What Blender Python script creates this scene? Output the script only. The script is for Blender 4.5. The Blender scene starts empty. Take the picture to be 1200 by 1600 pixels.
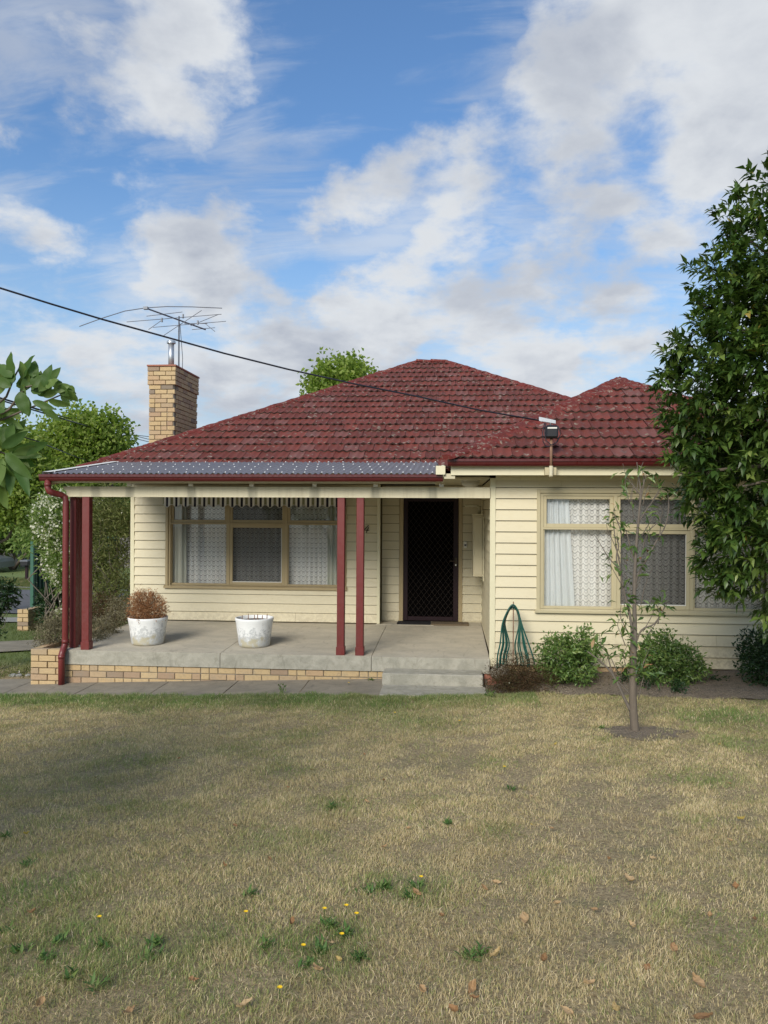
import bpy, bmesh, math, random
import numpy as np
from mathutils import Vector, Matrix

S = bpy.context.scene
COL = S.collection
PI = math.pi

# ------------------------------------------------------------------ camera
CAM_Z = 2.27
YAW = math.radians(4.9)
ROLL = 0.005
FPX = 1202.0
_r = Vector((math.cos(YAW), math.sin(YAW), 0)); _u = Vector((0, 0, 1)); _f = Vector((-math.sin(YAW), math.cos(YAW), 0))
CR = (_r + ROLL * _u).normalized(); CU = (_u - ROLL * _r).normalized(); CF = _f
cam_d = bpy.data.cameras.new('camera'); cam = bpy.data.objects.new('camera', cam_d); COL.objects.link(cam)
cam.matrix_world = Matrix(((CR.x, CU.x, -CF.x, 0), (CR.y, CU.y, -CF.y, 0), (CR.z, CU.z, -CF.z, CAM_Z), (0, 0, 0, 1)))
cam_d.sensor_fit = 'VERTICAL'; cam_d.sensor_height = 36; cam_d.lens = 36 * FPX / 1600
cam_d.clip_start = 0.05; cam_d.clip_end = 3000
S.camera = cam

def ray(px, py):
    return (CF + CR * ((px - 600) / FPX) + CU * ((800 - py) / FPX))
def at(px, py, Y):
    """surveyed point of the photograph on the vertical plane y = Y"""
    d = ray(px, py); t = Y / d.y
    return Vector((d.x * t, Y, CAM_Z + d.z * t))

# ------------------------------------------------------------------ sun and sky
SUN_EL, SUN_AZ = math.radians(31), math.radians(-162)   # azimuth measured from +Y clockwise; front-left of the house
sd = Vector((math.sin(SUN_AZ) * math.cos(SUN_EL), math.cos(SUN_AZ) * math.cos(SUN_EL), math.sin(SUN_EL)))
sun_d = bpy.data.lights.new('sun', 'SUN'); sun = bpy.data.objects.new('sun', sun_d); COL.objects.link(sun)
sun_d.energy = 3.3; sun_d.angle = math.radians(28); sun_d.color = (1, .93, .83)
sun.rotation_euler = sd.to_track_quat('Z', 'Y').to_euler()
S.view_settings.view_transform = 'Standard'; S.view_settings.look = 'None'
S.view_settings.exposure = 0.16; S.view_settings.gamma = 1.0; S.view_settings.use_curve_mapping = False
SKY_STRENGTH = 0.112

class NT:
    """short node-tree writer"""
    def __init__(s, tree): s.t = tree; s.n = tree.nodes; s.l = tree.links
    def node(s, typ, ins=None, **kw):
        nd = s.n.new(typ)
        for k, v in kw.items(): setattr(nd, k, v)
        for k, v in (ins or {}).items(): s.put(nd.inputs[k], v)
        return nd
    def put(s, sock, v):
        if isinstance(v, bpy.types.NodeSocket): s.l.new(v, sock)
        else:
            if hasattr(sock.default_value, '__len__') and hasattr(v, '__len__'):
                v = tuple(v)
                if len(sock.default_value) == 4 and len(v) == 3: v = v + (1,)
            sock.default_value = v
    def math(s, op, a, b=0.0, c=0.0, clamp=False):
        nd = s.node('ShaderNodeMath', operation=op, use_clamp=clamp); s.put(nd.inputs[0], a); s.put(nd.inputs[1], b)
        if op in ('MULTIPLY_ADD', 'WRAP', 'SMOOTH_MIN'): s.put(nd.inputs[2], c)
        return nd.outputs[0]
    def vmath(s, op, a, b=(0, 0, 0), out=0, scale=None):
        nd = s.node('ShaderNodeVectorMath', operation=op); s.put(nd.inputs[0], a)
        if scale is not None: s.put(nd.inputs['Scale'], scale)
        else: s.put(nd.inputs[1], b)
        return nd.outputs['Value'] if out == 'v' else nd.outputs[0]
    def mix(s, f, a, b, mode='MIX'):
        nd = s.node('ShaderNodeMix', data_type='RGBA', blend_type=mode); s.put(nd.inputs[0], f); s.put(nd.inputs[6], a); s.put(nd.inputs[7], b)
        return nd.outputs[2]
    def noise(s, vec, scale, detail=4, rough=.55, dist=0.0, out='Fac'):
        nd = s.node('ShaderNodeTexNoise', {'Scale': scale, 'Detail': detail, 'Roughness': rough, 'Distortion': dist})
        if vec is not None: s.put(nd.inputs['Vector'], vec)
        return nd.outputs[out]
    def ramp(s, f, lo, hi, a=0.0, b=1.0, smooth=True):
        nd = s.node('ShaderNodeMapRange', interpolation_type='SMOOTHSTEP' if smooth else 'LINEAR')
        for i, v in enumerate((f, lo, hi, a, b)): s.put(nd.inputs[i], v)
        return nd.outputs[0]

W = bpy.data.worlds.new('World'); S.world = W; W.use_nodes = True
w = NT(W.node_tree); w.n.clear()
sky = w.node('ShaderNodeTexSky', sky_type='NISHITA', sun_disc=False, sun_elevation=SUN_EL, sun_rotation=SUN_AZ)
sky.air_density = 1.25; sky.dust_density = 1.0; sky.ozone_density = 1.6; sky.altitude = 50
tc = w.node('ShaderNodeTexCoord')
D = tc.outputs['Generated']
sep = w.node('ShaderNodeSeparateXYZ', {0: D}); dz = sep.outputs[2]
hz = w.math('ADD', w.math('MAXIMUM', dz, 0.0), 0.30)
cp = w.vmath('DIVIDE', D, w.node('ShaderNodeCombineXYZ', {0: hz, 1: hz, 2: 1.0}).outputs[0])
# real cloud banks standing in these directions (direction, angular radius, thickness)
def dirn(px, py): return ray(px, py).normalized()
BANKS = [(110, 60, 190, .42), (330, 90, 120, .52), (150, 190, 130, .22), (300, 380, 150, .62), (225, 330, 80, .2), (545, 320, 85, .46), (690, 335, 140, .50), (700, 220, 95, .34),
         (600, 215, 90, .2), (860, 300, 130, .30), (960, 360, 110, .26), (820, 420, 90, .22), (880, 110, 150, .40), (1100, 80, 230, .56), (1160, 230, 130, .36), (1035, 395, 62, .42), (610, 490, 120, .46), (480, 560, 150, .46),
         (770, 520, 120, .40), (905, 525, 90, .42), (1000, 500, 80, .25), (78, 405, 60, .44), (300, 590, 150, .34), (150, 540, 120, .30), (860, 605, 100, .46), (0, 215, 45, .3), (1060, 610, 90, .3),
         (-300, 250, 350, .5), (1600, 250, 400, .6), (300, -400, 300, .5), (1100, -350, 320, .5)]
HOLES = [(560, 60, 200, .55), (110, 310, 130, .36), (60, 480, 90, .22), (480, 430, 60, .40), (740, 40, 90, .2), (430, 190, 60, .12), (390, 500, 50, .2)]
warpv = w.vmath('SCALE', w.vmath('SUBTRACT', w.noise(D, 5.5, 7, .62, out='Color'), (.5, .5, .5)), scale=.17)
Dw = w.vmath('ADD', D, warpv)
def bank_sum(vec, lst):
    tot = None
    for (px, py, r, k) in lst:
        dd = w.vmath('DISTANCE', vec, tuple(dirn(px, py)), out='v')
        g = w.math('MULTIPLY', w.ramp(dd, 0.0, r / FPX * 1.15, 1, 0), k)
        tot = g if tot is None else w.math('ADD', tot, g)
    return tot
base = bank_sum(Dw, BANKS); holes = bank_sum(Dw, HOLES)
big = w.noise(cp, 3.6, 9, .60, .2)
fine = w.noise(cp, 7.5, 10, .56, .1)
stretch = w.vmath('MULTIPLY', cp, (1.0, 3.2, 1))
wisp = w.noise(stretch, 2.6, 8, .60, .45)
dens = w.math('SUBTRACT', w.math('ADD', base, w.math('MULTIPLY_ADD', big, 1.25, -.47)), holes)
dens = w.math('ADD', dens, w.ramp(dz, .50, .12, 0, .19))
dens = w.math('ADD', dens, w.math('MULTIPLY_ADD', fine, 1.15, -.58))
cover = w.ramp(dens, .25, .76)
wcov = w.math('MULTIPLY', w.ramp(w.math('SUBTRACT', wisp, w.math('MULTIPLY', holes, .45)), .36, .70), .60)
cover = w.math('MAXIMUM', cover, wcov)
thick = w.ramp(dens, .62, 1.35)
puff = w.noise(w.vmath('ADD', cp, (3.1, 1.7, 0)), 3.2, 7, .55, .2)
shade = w.math('ADD', w.math('MULTIPLY', thick, .50), w.ramp(puff, .42, .66, 0, .62), clamp=True)
ccol = w.mix(shade, (5.9, 6.15, 6.45), (3.3, 3.65, 4.35))
skyc = w.mix(1.0, sky.outputs[0], (.74, .99, 1.27), 'MULTIPLY')
skyc = w.mix(w.ramp(dz, .42, .02, 0, .75), skyc, (3.7, 4.9, 6.2))
mixed = w.mix(w.math('MULTIPLY', cover, w.ramp(dz, -.02, .02)), skyc, ccol)
bg = w.node('ShaderNodeBackground', {'Color': mixed, 'Strength': SKY_STRENGTH})
w.l.new(bg.outputs[0], w.node('ShaderNodeOutputWorld').inputs[0])

# ------------------------------------------------------------------ object helpers
WM = {}
def link(o, parent=None, loc=None):
    COL.objects.link(o)
    m = Matrix.Translation(loc) if loc is not None else Matrix.Identity(4)
    if loc is not None: o.location = loc
    if parent is not None:
        o.parent = parent; o.matrix_parent_inverse = WM[parent.name].inverted()
    WM[o.name] = m
    return o
def tag(o, label=None, cat=None, group=None, kind=None):
    if label: o['label'] = label
    if cat: o['category'] = cat
    if group: o['group'] = group
    if kind: o['kind'] = kind
    return o
def empty(name, loc, label, cat, group=None):
    o = bpy.data.objects.new(name, None); o.empty_display_size = .1
    link(o, None, Vector(loc)); return tag(o, label, cat, group)
def mesh_obj(name, V, F, mat, parent=None, smooth=False, loc=None, attr=None):
    me = bpy.data.meshes.new(name); me.from_pydata([tuple(v) for v in V], [], F)
    if smooth: me.polygons.foreach_set('use_smooth', [True] * len(me.polygons))
    if attr is not None:
        a = me.attributes.new('tint', 'FLOAT', 'POINT'); a.data.foreach_set('value', np.asarray(attr, dtype=np.float32))
    if mat: me.materials.append(mat)
    me.update()
    return link(bpy.data.objects.new(name, me), parent, loc)
def np_mesh(name, V, tri, mat, parent=None, attr=None, quads=False, smooth=False):
    V = np.asarray(V, dtype=np.float32).reshape(-1, 3); T = np.asarray(tri, dtype=np.int32)
    k = T.shape[1]; me = bpy.data.meshes.new(name)
    me.vertices.add(len(V)); me.vertices.foreach_set('co', V.ravel())
    me.loops.add(T.size); me.loops.foreach_set('vertex_index', T.ravel())
    me.polygons.add(len(T)); me.polygons.foreach_set('loop_start', np.arange(0, T.size, k, dtype=np.int32))
    try: me.polygons.foreach_set('loop_total', np.full(len(T), k, dtype=np.int32))
    except Exception: pass
    if attr is not None:
        a = me.attributes.new('tint', 'FLOAT', 'POINT'); a.data.foreach_set('value', np.asarray(attr, dtype=np.float32))
    if mat: me.materials.append(mat)
    me.update(calc_edges=True); me.validate()
    if smooth: me.polygons.foreach_set('use_smooth', [True] * len(me.polygons))
    return link(bpy.data.objects.new(name, me), parent)

class MB:
    def __init__(s): s.V = []; s.F = []
    def add(s, V, F):
        k = len(s.V); s.V += [Vector(v) for v in V]; s.F += [tuple(i + k for i in f) for f in F]; return s
    def box(s, x0, x1, y0, y1, z0, z1, bev=0.0):
        if bev <= 0:
            return s.add([(x0, y0, z0), (x1, y0, z0), (x1, y1, z0), (x0, y1, z0), (x0, y0, z1), (x1, y0, z1), (x1, y1, z1), (x0, y1, z1)],
                         [(0, 3, 2, 1), (4, 5, 6, 7), (0, 1, 5, 4), (1, 2, 6, 5), (2, 3, 7, 6), (3, 0, 4, 7)])
        b = min(bev, (x1 - x0) / 2.1, (y1 - y0) / 2.1, (z1 - z0) / 2.1); bm = bmesh.new()
        bmesh.ops.create_cube(bm, size=1)
        for v in bm.verts: v.co = Vector(((x0 + x1) / 2 + v.co.x * (x1 - x0), (y0 + y1) / 2 + v.co.y * (y1 - y0), (z0 + z1) / 2 + v.co.z * (z1 - z0)))
        bmesh.ops.bevel(bm, geom=bm.edges[:], offset=b, segments=1, affect='EDGES')
        return s.bm(bm)
    def bm(s, bm):
        bm.verts.index_update(); V = [v.co.copy() for v in bm.verts]; F = [tuple(v.index for v in f.verts) for f in bm.faces]; bm.free(); return s.add(V, F)
    def prism(s, poly, axis, a, b):
        """extrude a 2D polygon along axis ('x','y','z') between a and b"""
        n = len(poly)
        def P(p, t): return {'x': (t, p[0], p[1]), 'y': (p[0], t, p[1]), 'z': (p[0], p[1], t)}[axis]
        V = [P(p, a) for p in poly] + [P(p, b) for p in poly]
        F = [tuple(range(n)), tuple(range(2 * n - 1, n - 1, -1))] + [(i, (i + 1) % n, n + (i + 1) % n, n + i) for i in range(n)]
        return s.add(V, F)
    def tube(s, pts, r, seg=8, cap=True):
        pts = [Vector(p) for p in pts]; n = len(pts); rs = r if hasattr(r, '__len__') else [r] * n
        V = []; F = []; up = None
        for i, p in enumerate(pts):
            t = (pts[min(i + 1, n - 1)] - pts[max(i - 1, 0)]).normalized()
            if up is None: up = t.orthogonal().normalized()
            up = (up - t * up.dot(t)); up = up.normalized() if up.length > 1e-6 else t.orthogonal().normalized()
            sdv = t.cross(up)
            for k in range(seg):
                a = 2 * PI * k / seg; V.append(p + (up * math.cos(a) + sdv * math.sin(a)) * rs[i])
        for i in range(n - 1):
            for k in range(seg):
                F.append((i * seg + k, i * seg + (k + 1) % seg, (i + 1) * seg + (k + 1) % seg, (i + 1) * seg + k))
        if cap: F.append(tuple(range(seg - 1, -1, -1))); F.append(tuple((n - 1) * seg + k for k in range(seg)))
        return s.add(V, F)
    def lathe(s, c, prof, seg=32, jitter=None):
        V = []; F = []; n = len(prof)
        for i, (r, z) in enumerate(prof):
            for k in range(seg):
                a = 2 * PI * k / seg; rr = r * (1 + (jitter(k, i) if jitter else 0)); V.append((c[0] + rr * math.cos(a), c[1] + rr * math.sin(a), c[2] + z))
        for i in range(n - 1):
            for k in range(seg): F.append((i * seg + k, i * seg + (k + 1) % seg, (i + 1) * seg + (k + 1) % seg, (i + 1) * seg + k))
        F.append(tuple(range(seg - 1, -1, -1))); F.append(tuple((n - 1) * seg + k for k in range(seg)))
        return s.add(V, F)
    def build(s, name, mat, parent=None, smooth=False, loc=None):
        if loc is not None: V = [v - Vector(loc) for v in s.V]
        else: V = s.V
        return mesh_obj(name, V, s.F, mat, parent, smooth, loc)

def dup(src, name, loc, parent=None, rot=None, scale=None):
    o = src.copy(); o.name = name; COL.objects.link(o)
    o.location = loc
    if rot is not None: o.rotation_euler = rot
    if scale is not None: o.scale = scale
    if parent is not None: o.parent = parent; o.matrix_parent_inverse = WM[parent.name].inverted()
    WM[o.name] = Matrix.Translation(loc)
    return o
def piece(me, name, loc, parent, rot=None, scale=None):
    o = bpy.data.objects.new(name, me); link(o, parent, Vector(loc))
    if rot is not None: o.rotation_euler = rot
    if scale is not None: o.scale = scale
    return o

# ------------------------------------------------------------------ materials
def mat(name, fn):
    m = bpy.data.materials.new(name); m.use_nodes = True; t = NT(m.node_tree); t.n.clear()
    out = t.node('ShaderNodeOutputMaterial'); sh = fn(t); t.l.new(sh, out.inputs[0]); return m
def pbsdf(t, col, rough=.6, bump=None, bstr=.3, bdist=.01, **kw):
    p = t.node('ShaderNodeBsdfPrincipled', {'Base Color': col, 'Roughness': rough})
    for k, v in kw.items(): t.put(p.inputs[k.replace('_', ' ')], v)
    if bump is not None:
        b = t.node('ShaderNodeBump', {'Height': bump, 'Strength': bstr, 'Distance': bdist}); t.l.new(b.outputs[0], p.inputs['Normal'])
    return p.outputs[0]
def gpos(t): return t.node('ShaderNodeNewGeometry').outputs['Position']
def opos(t): return t.node('ShaderNodeTexCoord').outputs['Object']
def orand(t): return t.node('ShaderNodeObjectInfo').outputs['Random']
def tint(t): return t.node('ShaderNodeAttribute', attribute_name='tint').outputs['Fac']
def scl(t, v, s): return t.vmath('MULTIPLY', v, s)

def painted(c, dirt=(.25, .2, .12), amt=.25, rough=.5, streak=(3, 3, .6), bump=.15, splash=0.0):
    def f(t):
        p = gpos(t)
        n = t.noise(scl(t, p, streak), 3.0, 6, .65); n2 = t.noise(p, 26, 4, .6); n3 = t.noise(p, 1.1, 3, .5)
        col = t.mix(t.ramp(n, .48, .82, 0, amt), c, dirt)
        col = t.mix(t.ramp(n3, .35, .7, 0, .12), col, tuple(x * .8 for x in c))
        col = t.mix(t.math('MULTIPLY', orand(t), .10), col, tuple(x * .78 for x in c))
        if splash:
            zz = t.node('ShaderNodeSeparateXYZ', {0: p}).outputs[2]; nn = t.noise(t.vmath('ADD', p, (5, 5, 5)), 18, 6, .7)
            col = t.mix(t.math('MULTIPLY', t.ramp(zz, .80, .30, 0, splash), t.ramp(nn, .38, .62)), col, (.30, .24, .15)); col = t.mix(t.ramp(t.noise(t.vmath('ADD', p, (9, 2, 4)), 60, 2), .70, .74, 0, .5), col, dirt)
        return pbsdf(t, col, t.ramp(n2, .3, .7, rough - .08, rough + .12), n2, bump, .003)
    return f
CREAM = (.64, .57, .385)
M = {}
M['board'] = mat('cream painted timber', painted(CREAM, (.30, .25, .15), .16, .48, (1.2, 1.2, 4), splash=.55))
M['trim'] = mat('cream trim paint', painted((.68, .63, .43), (.30, .27, .17), .25, .45))
M['beam'] = mat('weathered cream beam paint', painted((.62, .57, .38), (.22, .2, .13), .5, .5, (5, 5, .25)))
def f_beam(t):
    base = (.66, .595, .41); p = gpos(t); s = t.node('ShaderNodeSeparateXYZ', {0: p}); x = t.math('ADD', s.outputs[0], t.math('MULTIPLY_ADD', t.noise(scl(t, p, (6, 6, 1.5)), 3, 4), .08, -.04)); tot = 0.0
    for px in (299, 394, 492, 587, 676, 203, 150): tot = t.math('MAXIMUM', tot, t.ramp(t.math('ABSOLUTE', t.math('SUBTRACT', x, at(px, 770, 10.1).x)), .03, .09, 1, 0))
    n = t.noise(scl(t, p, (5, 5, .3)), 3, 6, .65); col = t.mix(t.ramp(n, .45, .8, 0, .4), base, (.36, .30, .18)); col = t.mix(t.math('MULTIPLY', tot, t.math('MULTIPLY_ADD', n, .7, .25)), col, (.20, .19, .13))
    return pbsdf(t, col, .55, t.noise(p, 26, 4), .15, .003)
M['beam'] = mat('stained cream beam paint', f_beam)
M['frame'] = mat('tan window paint', painted((.40, .31, .165), (.2, .15, .08), .3, .45))
M['frame2'] = mat('pale tan window paint', painted((.48, .42, .26), (.25, .2, .12), .3, .45))
M['soffit'] = mat('soffit paint', painted((.55, .50, .34), (.25, .22, .14), .2, .6))
M['red'] = mat('oxide red gloss paint', painted((.085, .011, .011), (.05, .015, .012), .35, .34, (4, 4, .5), .08))
M['redpost'] = mat('brick red post paint', painted((.155, .024, .021), (.1, .04, .03), .35, .42, (4, 4, .5), .1))
M['white'] = mat('white paint', painted((.74, .72, .64), (.4, .36, .28), .25, .5))
M['sheath'] = mat('dark board backing', lambda t: pbsdf(t, (.16, .13, .07), .9))  # dark tone put in to deepen the shadow lines between boards
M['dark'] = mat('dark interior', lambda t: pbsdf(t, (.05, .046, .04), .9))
M['black'] = mat('black plastic', lambda t: pbsdf(t, (.012, .012, .014), .4))
M['void'] = mat('matt black door panel', lambda t: pbsdf(t, (.0035, .003, .003), 1.0, Specular_IOR_Level=0.0))
M['steel'] = mat('galvanised steel', lambda t: pbsdf(t, t.mix(t.noise(gpos(t), 30, 4), (.42, .44, .46), (.62, .64, .66)), .42, Metallic=.8))
M['thinmetal'] = mat('dull aluminium', lambda t: pbsdf(t, (.16, .17, .19), .5, Metallic=.5))
M['cable'] = mat('black cable sheath', lambda t: pbsdf(t, (.012, .012, .02), .5))
M['hose'] = mat('green garden hose', lambda t: pbsdf(t, (.010, .085, .065), .35))
M['rust'] = mat('rusty pipe', lambda t: pbsdf(t, t.mix(t.noise(gpos(t), 40, 5), (.16, .07, .035), (.32, .2, .13)), .75))
M['doorred'] = mat('dark maroon door paint', lambda t: pbsdf(t, (.020, .008, .010), .5, Specular_IOR_Level=.25))
M['brass'] = mat('dark bronze', lambda t: pbsdf(t, (.05, .035, .02), .4, Metallic=.6))

def f_tile(t):
    p = gpos(t); r = orand(t); a = tint(t)
    n = t.noise(p, 3.0, 5, .6); n2 = t.noise(p, 38, 5, .6); n3 = t.noise(t.vmath('ADD', p, (7, 3, 1)), 9.5, 6, .7); n4 = t.noise(t.vmath('ADD', p, (1, 9, 1)), 1.3, 3)
    rr = t.math('FRACT', t.math('ADD', r, a))
    col = t.mix(rr, (.125, .031, .021), (.200, .047, .031))
    col = t.mix(t.ramp(n, .40, .75, 0, .55), col, (.105, .042, .034))
    col = t.mix(t.ramp(t.math('MULTIPLY', t.math('GREATER_THAN', rr, .86), 1.0), 0, 1, 0, .35), col, (.15, .10, .09))
    col = t.mix(t.ramp(n3, .56, .67, 0, .6), col, (.15, .115, .10))
    sp = t.node('ShaderNodeTexVoronoi', {'Vector': p, 'Scale': 10.5}); d = sp.outputs['Distance']; sc = t.node('ShaderNodeSeparateColor', {0: sp.outputs['Color']})
    lim = t.math('MULTIPLY', t.ramp(sc.outputs[0], .38, 1.0, 0.08, .50, False), t.ramp(n4, .35, .7, .5, 1))
    dd = t.math('ADD', d, t.math('MULTIPLY_ADD', n2, .3, -.15))
    li = t.math('MULTIPLY', t.math('LESS_THAN', dd, lim), t.ramp(n2, .38, .5))
    col = t.mix(t.math('MULTIPLY', li, .58), col, t.mix(sc.outputs[1], (.42, .40, .33), (.24, .22, .14)))
    return pbsdf(t, col, t.ramp(n2, .3, .7, .55, .8), n2, .5, .006, Specular_IOR_Level=.3)
M['tile_edge'] = mat('dark tile lip', lambda t: pbsdf(t, t.mix(t.ramp(t.noise(gpos(t), 24, 5), .45, .62), (.035, .015, .012), (.085, .055, .038)), .95))  # mottled darker colour for the lower lip of each tile
M['tile'] = mat('red glazed cement tile with lichen', f_tile)
def f_cap(t):
    p = gpos(t); n2 = t.noise(p, 40, 5, .6); n = t.noise(p, 4, 5, .6); n3 = t.noise(t.vmath('ADD', p, (7, 3, 1)), 16, 6, .7)
    col = t.mix(t.ramp(n, .3, .7), (.170, .031, .024), (.115, .027, .022)); col = t.mix(t.ramp(n3, .54, .62, 0, .75), col, t.mix(n2, (.16, .12, .09), (.40, .37, .29)))
    return pbsdf(t, col, .8, t.math('ADD', n2, t.math('MULTIPLY', n3, 2)), .8, .012, Specular_IOR_Level=.25)
M['cap'] = mat('repointed red ridge capping', f_cap)

def f_brick(t):
    p = gpos(t); r = orand(t); n = t.noise(p, 26, 6, .7); n2 = t.noise(p, 90, 4, .6); n3 = t.noise(p, 7, 4, .6)
    cr = t.node('ShaderNodeValToRGB', {0: r}); e = cr.color_ramp; e.interpolation = 'LINEAR'
    e.elements[0].position = 0; e.elements[0].color = (.47, .335, .175, 1); e.elements[1].position = 1; e.elements[1].color = (.23, .18, .13, 1)
    for ps, c in ((.25, (.50, .36, .185)), (.5, (.50, .37, .20)), (.68, (.47, .32, .18)), (.80, (.40, .30, .18)), (.92, (.41, .27, .16))):
        x = e.elements.new(ps); x.color = c + (1,)
    col = t.mix(t.ramp(n, .45, .8, 0, .55), cr.outputs[0], (.24, .17, .10)); col = t.mix(t.ramp(n3, .55, .8, 0, .5), col, (.25, .22, .17))
    return pbsdf(t, col, .85, n2, .5, .006)
M['brick'] = mat('cream clinker brick', f_brick)
M['mortar'] = mat('grey mortar', lambda t: pbsdf(t, t.mix(t.noise(gpos(t), 30, 5), (.16, .14, .11), (.30, .27, .21)), .95, t.noise(gpos(t), 80, 4), .5, .008))
M['redbrick'] = mat('broken red brick', lambda t: pbsdf(t, t.mix(t.noise(gpos(t), 25, 5), (.28, .09, .06), (.36, .17, .11)), .9, t.noise(gpos(t), 80, 4), .5, .008))

def f_conc(c1, c2, stain, bstr=.4, ms=3):
    def f(t):
        p = gpos(t); n = t.noise(scl(t, p, (1, 1.6, 1)), ms * .8, 7, .65, .6); n2 = t.noise(p, 120, 4, .7); n3 = t.noise(p, 13, 6, .7, .4); n4 = t.noise(t.vmath('ADD', scl(t, p, (3.5, 1, 1)), (4, 4, 4)), 2.2, 6, .7, 1.2)
        col = t.mix(t.ramp(n, .3, .7), c1, c2); col = t.mix(t.ramp(n3, .5, .75, 0, .45), col, stain)
        col = t.mix(t.ramp(n4, .56, .70, 0, .40), col, tuple(x * .62 for x in stain)); col = t.mix(t.ramp(n2, .35, .75, 0, .28), col, stain)
        return pbsdf(t, col, .85, t.math('ADD', n2, t.math('MULTIPLY', n3, 2)), bstr, .006)
    return f
M['slab'] = mat('worn porch concrete', f_conc((.56, .50, .385), (.44, .40, .31), (.31, .28, .21)))
M['slabedge'] = mat('pale concrete edge', f_conc((.45, .42, .34), (.31, .295, .235), (.19, .18, .13), .8, 8))
M['path'] = mat('grey path concrete', f_conc((.31, .27, .20), (.21, .185, .138), (.13, .115, .09)))
M['asphalt'] = mat('asphalt road', f_conc((.13, .13, .14), (.105, .105, .112), (.09, .09, .095)))
M['footpath'] = mat('pale footpath concrete', f_conc((.34, .33, .30), (.27, .265, .24), (.2, .2, .17)))

def f_ground(t):
    p = gpos(t); n = t.noise(p, .8, 5, .6); n2 = t.noise(p, 45, 6, .75); n3 = t.noise(p, 6, 5, .6); y = t.node('ShaderNodeSeparateXYZ', {0: p}).outputs[1]
    col = t.mix(t.ramp(n2, .3, .7), (.20, .145, .072), (.54, .42, .235)); col = t.mix(t.ramp(n3, .52, .72, 0, .5), col, (.18, .185, .075)); col = t.mix(t.ramp(n, .5, .7, 0, .3), col, (.17, .17, .07))
    g2 = t.mix(t.ramp(n2, .3, .7), (.10, .145, .03), (.20, .24, .07))
    col = t.mix(t.ramp(y, 10.5, 12.0), col, g2)
    return pbsdf(t, col, .95, n2, .9, .03)
M['ground'] = mat('dry lawn ground', f_ground)
def f_soil(t):
    p = gpos(t); n2 = t.noise(p, 60, 6, .75); n3 = t.noise(p, 9, 5, .6); v = t.node('ShaderNodeTexVoronoi', {'Vector': p, 'Scale': 55}).outputs['Distance']
    col = t.mix(t.ramp(n2, .3, .7), (.17, .128, .085), (.38, .305, .215)); col = t.mix(t.ramp(n3, .5, .7, 0, .5), col, (.12, .10, .07)); col = t.mix(t.ramp(v, .05, .2, .5, 0), col, (.30, .26, .21))
    return pbsdf(t, col, .97, t.math('ADD', n2, v), 1, .03)
M['soil'] = mat('dry grey garden soil', f_soil)

def leafmat(name, stops, trans=.3, rough=.45, spec=.5, zvar=True):
    def f(t):
        a = tint(t); p = gpos(t)
        v = t.math('FRACT', a)
        cr = t.node('ShaderNodeValToRGB', {0: v}); e = cr.color_ramp
        e.elements[0].position = stops[0][0]; e.elements[0].color = stops[0][1] + (1,); e.elements[1].position = stops[-1][0]; e.elements[1].color = stops[-1][1] + (1,)
        for ps, c in stops[1:-1]: x = e.elements.new(ps); x.color = c + (1,)
        col = t.mix(t.ramp(t.noise(p, 1.5, 3), .3, .7, 0, .3), cr.outputs[0], tuple(x * .6 for x in stops[len(stops) // 2][1]))
        pb = t.node('ShaderNodeBsdfPrincipled', {'Base Color': col, 'Roughness': rough, 'Specular IOR Level': spec})
        tr = t.node('ShaderNodeBsdfTranslucent', {'Color': t.mix(1.0, col, (1.25, 1.35, .7), 'MULTIPLY')})
        mx = t.node('ShaderNodeMixShader', {0: trans}); t.l.new(pb.outputs[0], mx.inputs[1]); t.l.new(tr.outputs[0], mx.inputs[2])
        return mx.outputs[0]
    return mat(name, f)
M['lf_big'] = leafmat('glossy dark green leaf', [(0, (.022, .055, .011)), (.45, (.055, .110, .020)), (.8, (.15, .22, .045)), (.94, (.28, .34, .09)), (1, (.40, .28, .06))], .30, .38)
M['lf_bright'] = leafmat('bright sunlit leaf', [(0, (.11, .19, .03)), (.5, (.25, .34, .06)), (1, (.44, .49, .15))], .5, .5, .3)
M['lf_mid'] = leafmat('mid green leaf', [(0, (.08, .15, .03)), (.5, (.21, .30, .08)), (1, (.38, .45, .16))], .4, .5, .3)
M['lf_branch'] = leafmat('large green branch leaf', [(0, (.06, .13, .03)), (.5, (.12, .20, .05)), (1, (.20, .29, .08))], .4, .5, .3)
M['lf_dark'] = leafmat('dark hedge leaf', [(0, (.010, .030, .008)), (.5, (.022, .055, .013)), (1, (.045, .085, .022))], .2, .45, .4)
M['lf_shrub'] = leafmat('fresh shrub leaf', [(0, (.035, .08, .018)), (.5, (.11, .19, .04)), (1, (.29, .36, .11))], .25, .4, .5)
M['lf_olive'] = leafmat('olive twiggy leaf', [(0, (.09, .11, .035)), (.5, (.17, .20, .06)), (1, (.30, .28, .13))], .25, .6, .2)
M['lf_brown'] = leafmat('dry brown foliage', [(0, (.17, .075, .036)), (.5, (.36, .18, .085)), (1, (.55, .33, .18))], .15, .8, .1)
M['lf_heath'] = leafmat('reddish heath foliage', [(0, (.035, .028, .014)), (.5, (.085, .045, .025)), (.85, (.075, .075, .03)), (1, (.17, .08, .045))], .15, .8, .1)
M['lf_grey'] = leafmat('greyish dry foliage', [(0, (.09, .08, .045)), (.5, (.19, .17, .10)), (1, (.34, .30, .20))], .15, .8, .1)
M['lf_weed'] = leafmat('weed leaf', [(0, (.05, .12, .03)), (.5, (.10, .19, .045)), (1, (.22, .28, .08))], .3, .55, .3)
M['petal'] = leafmat('white petals', [(0, (.62, .60, .46)), (1, (.80, .79, .66))], .3, .6, .2)
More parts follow.
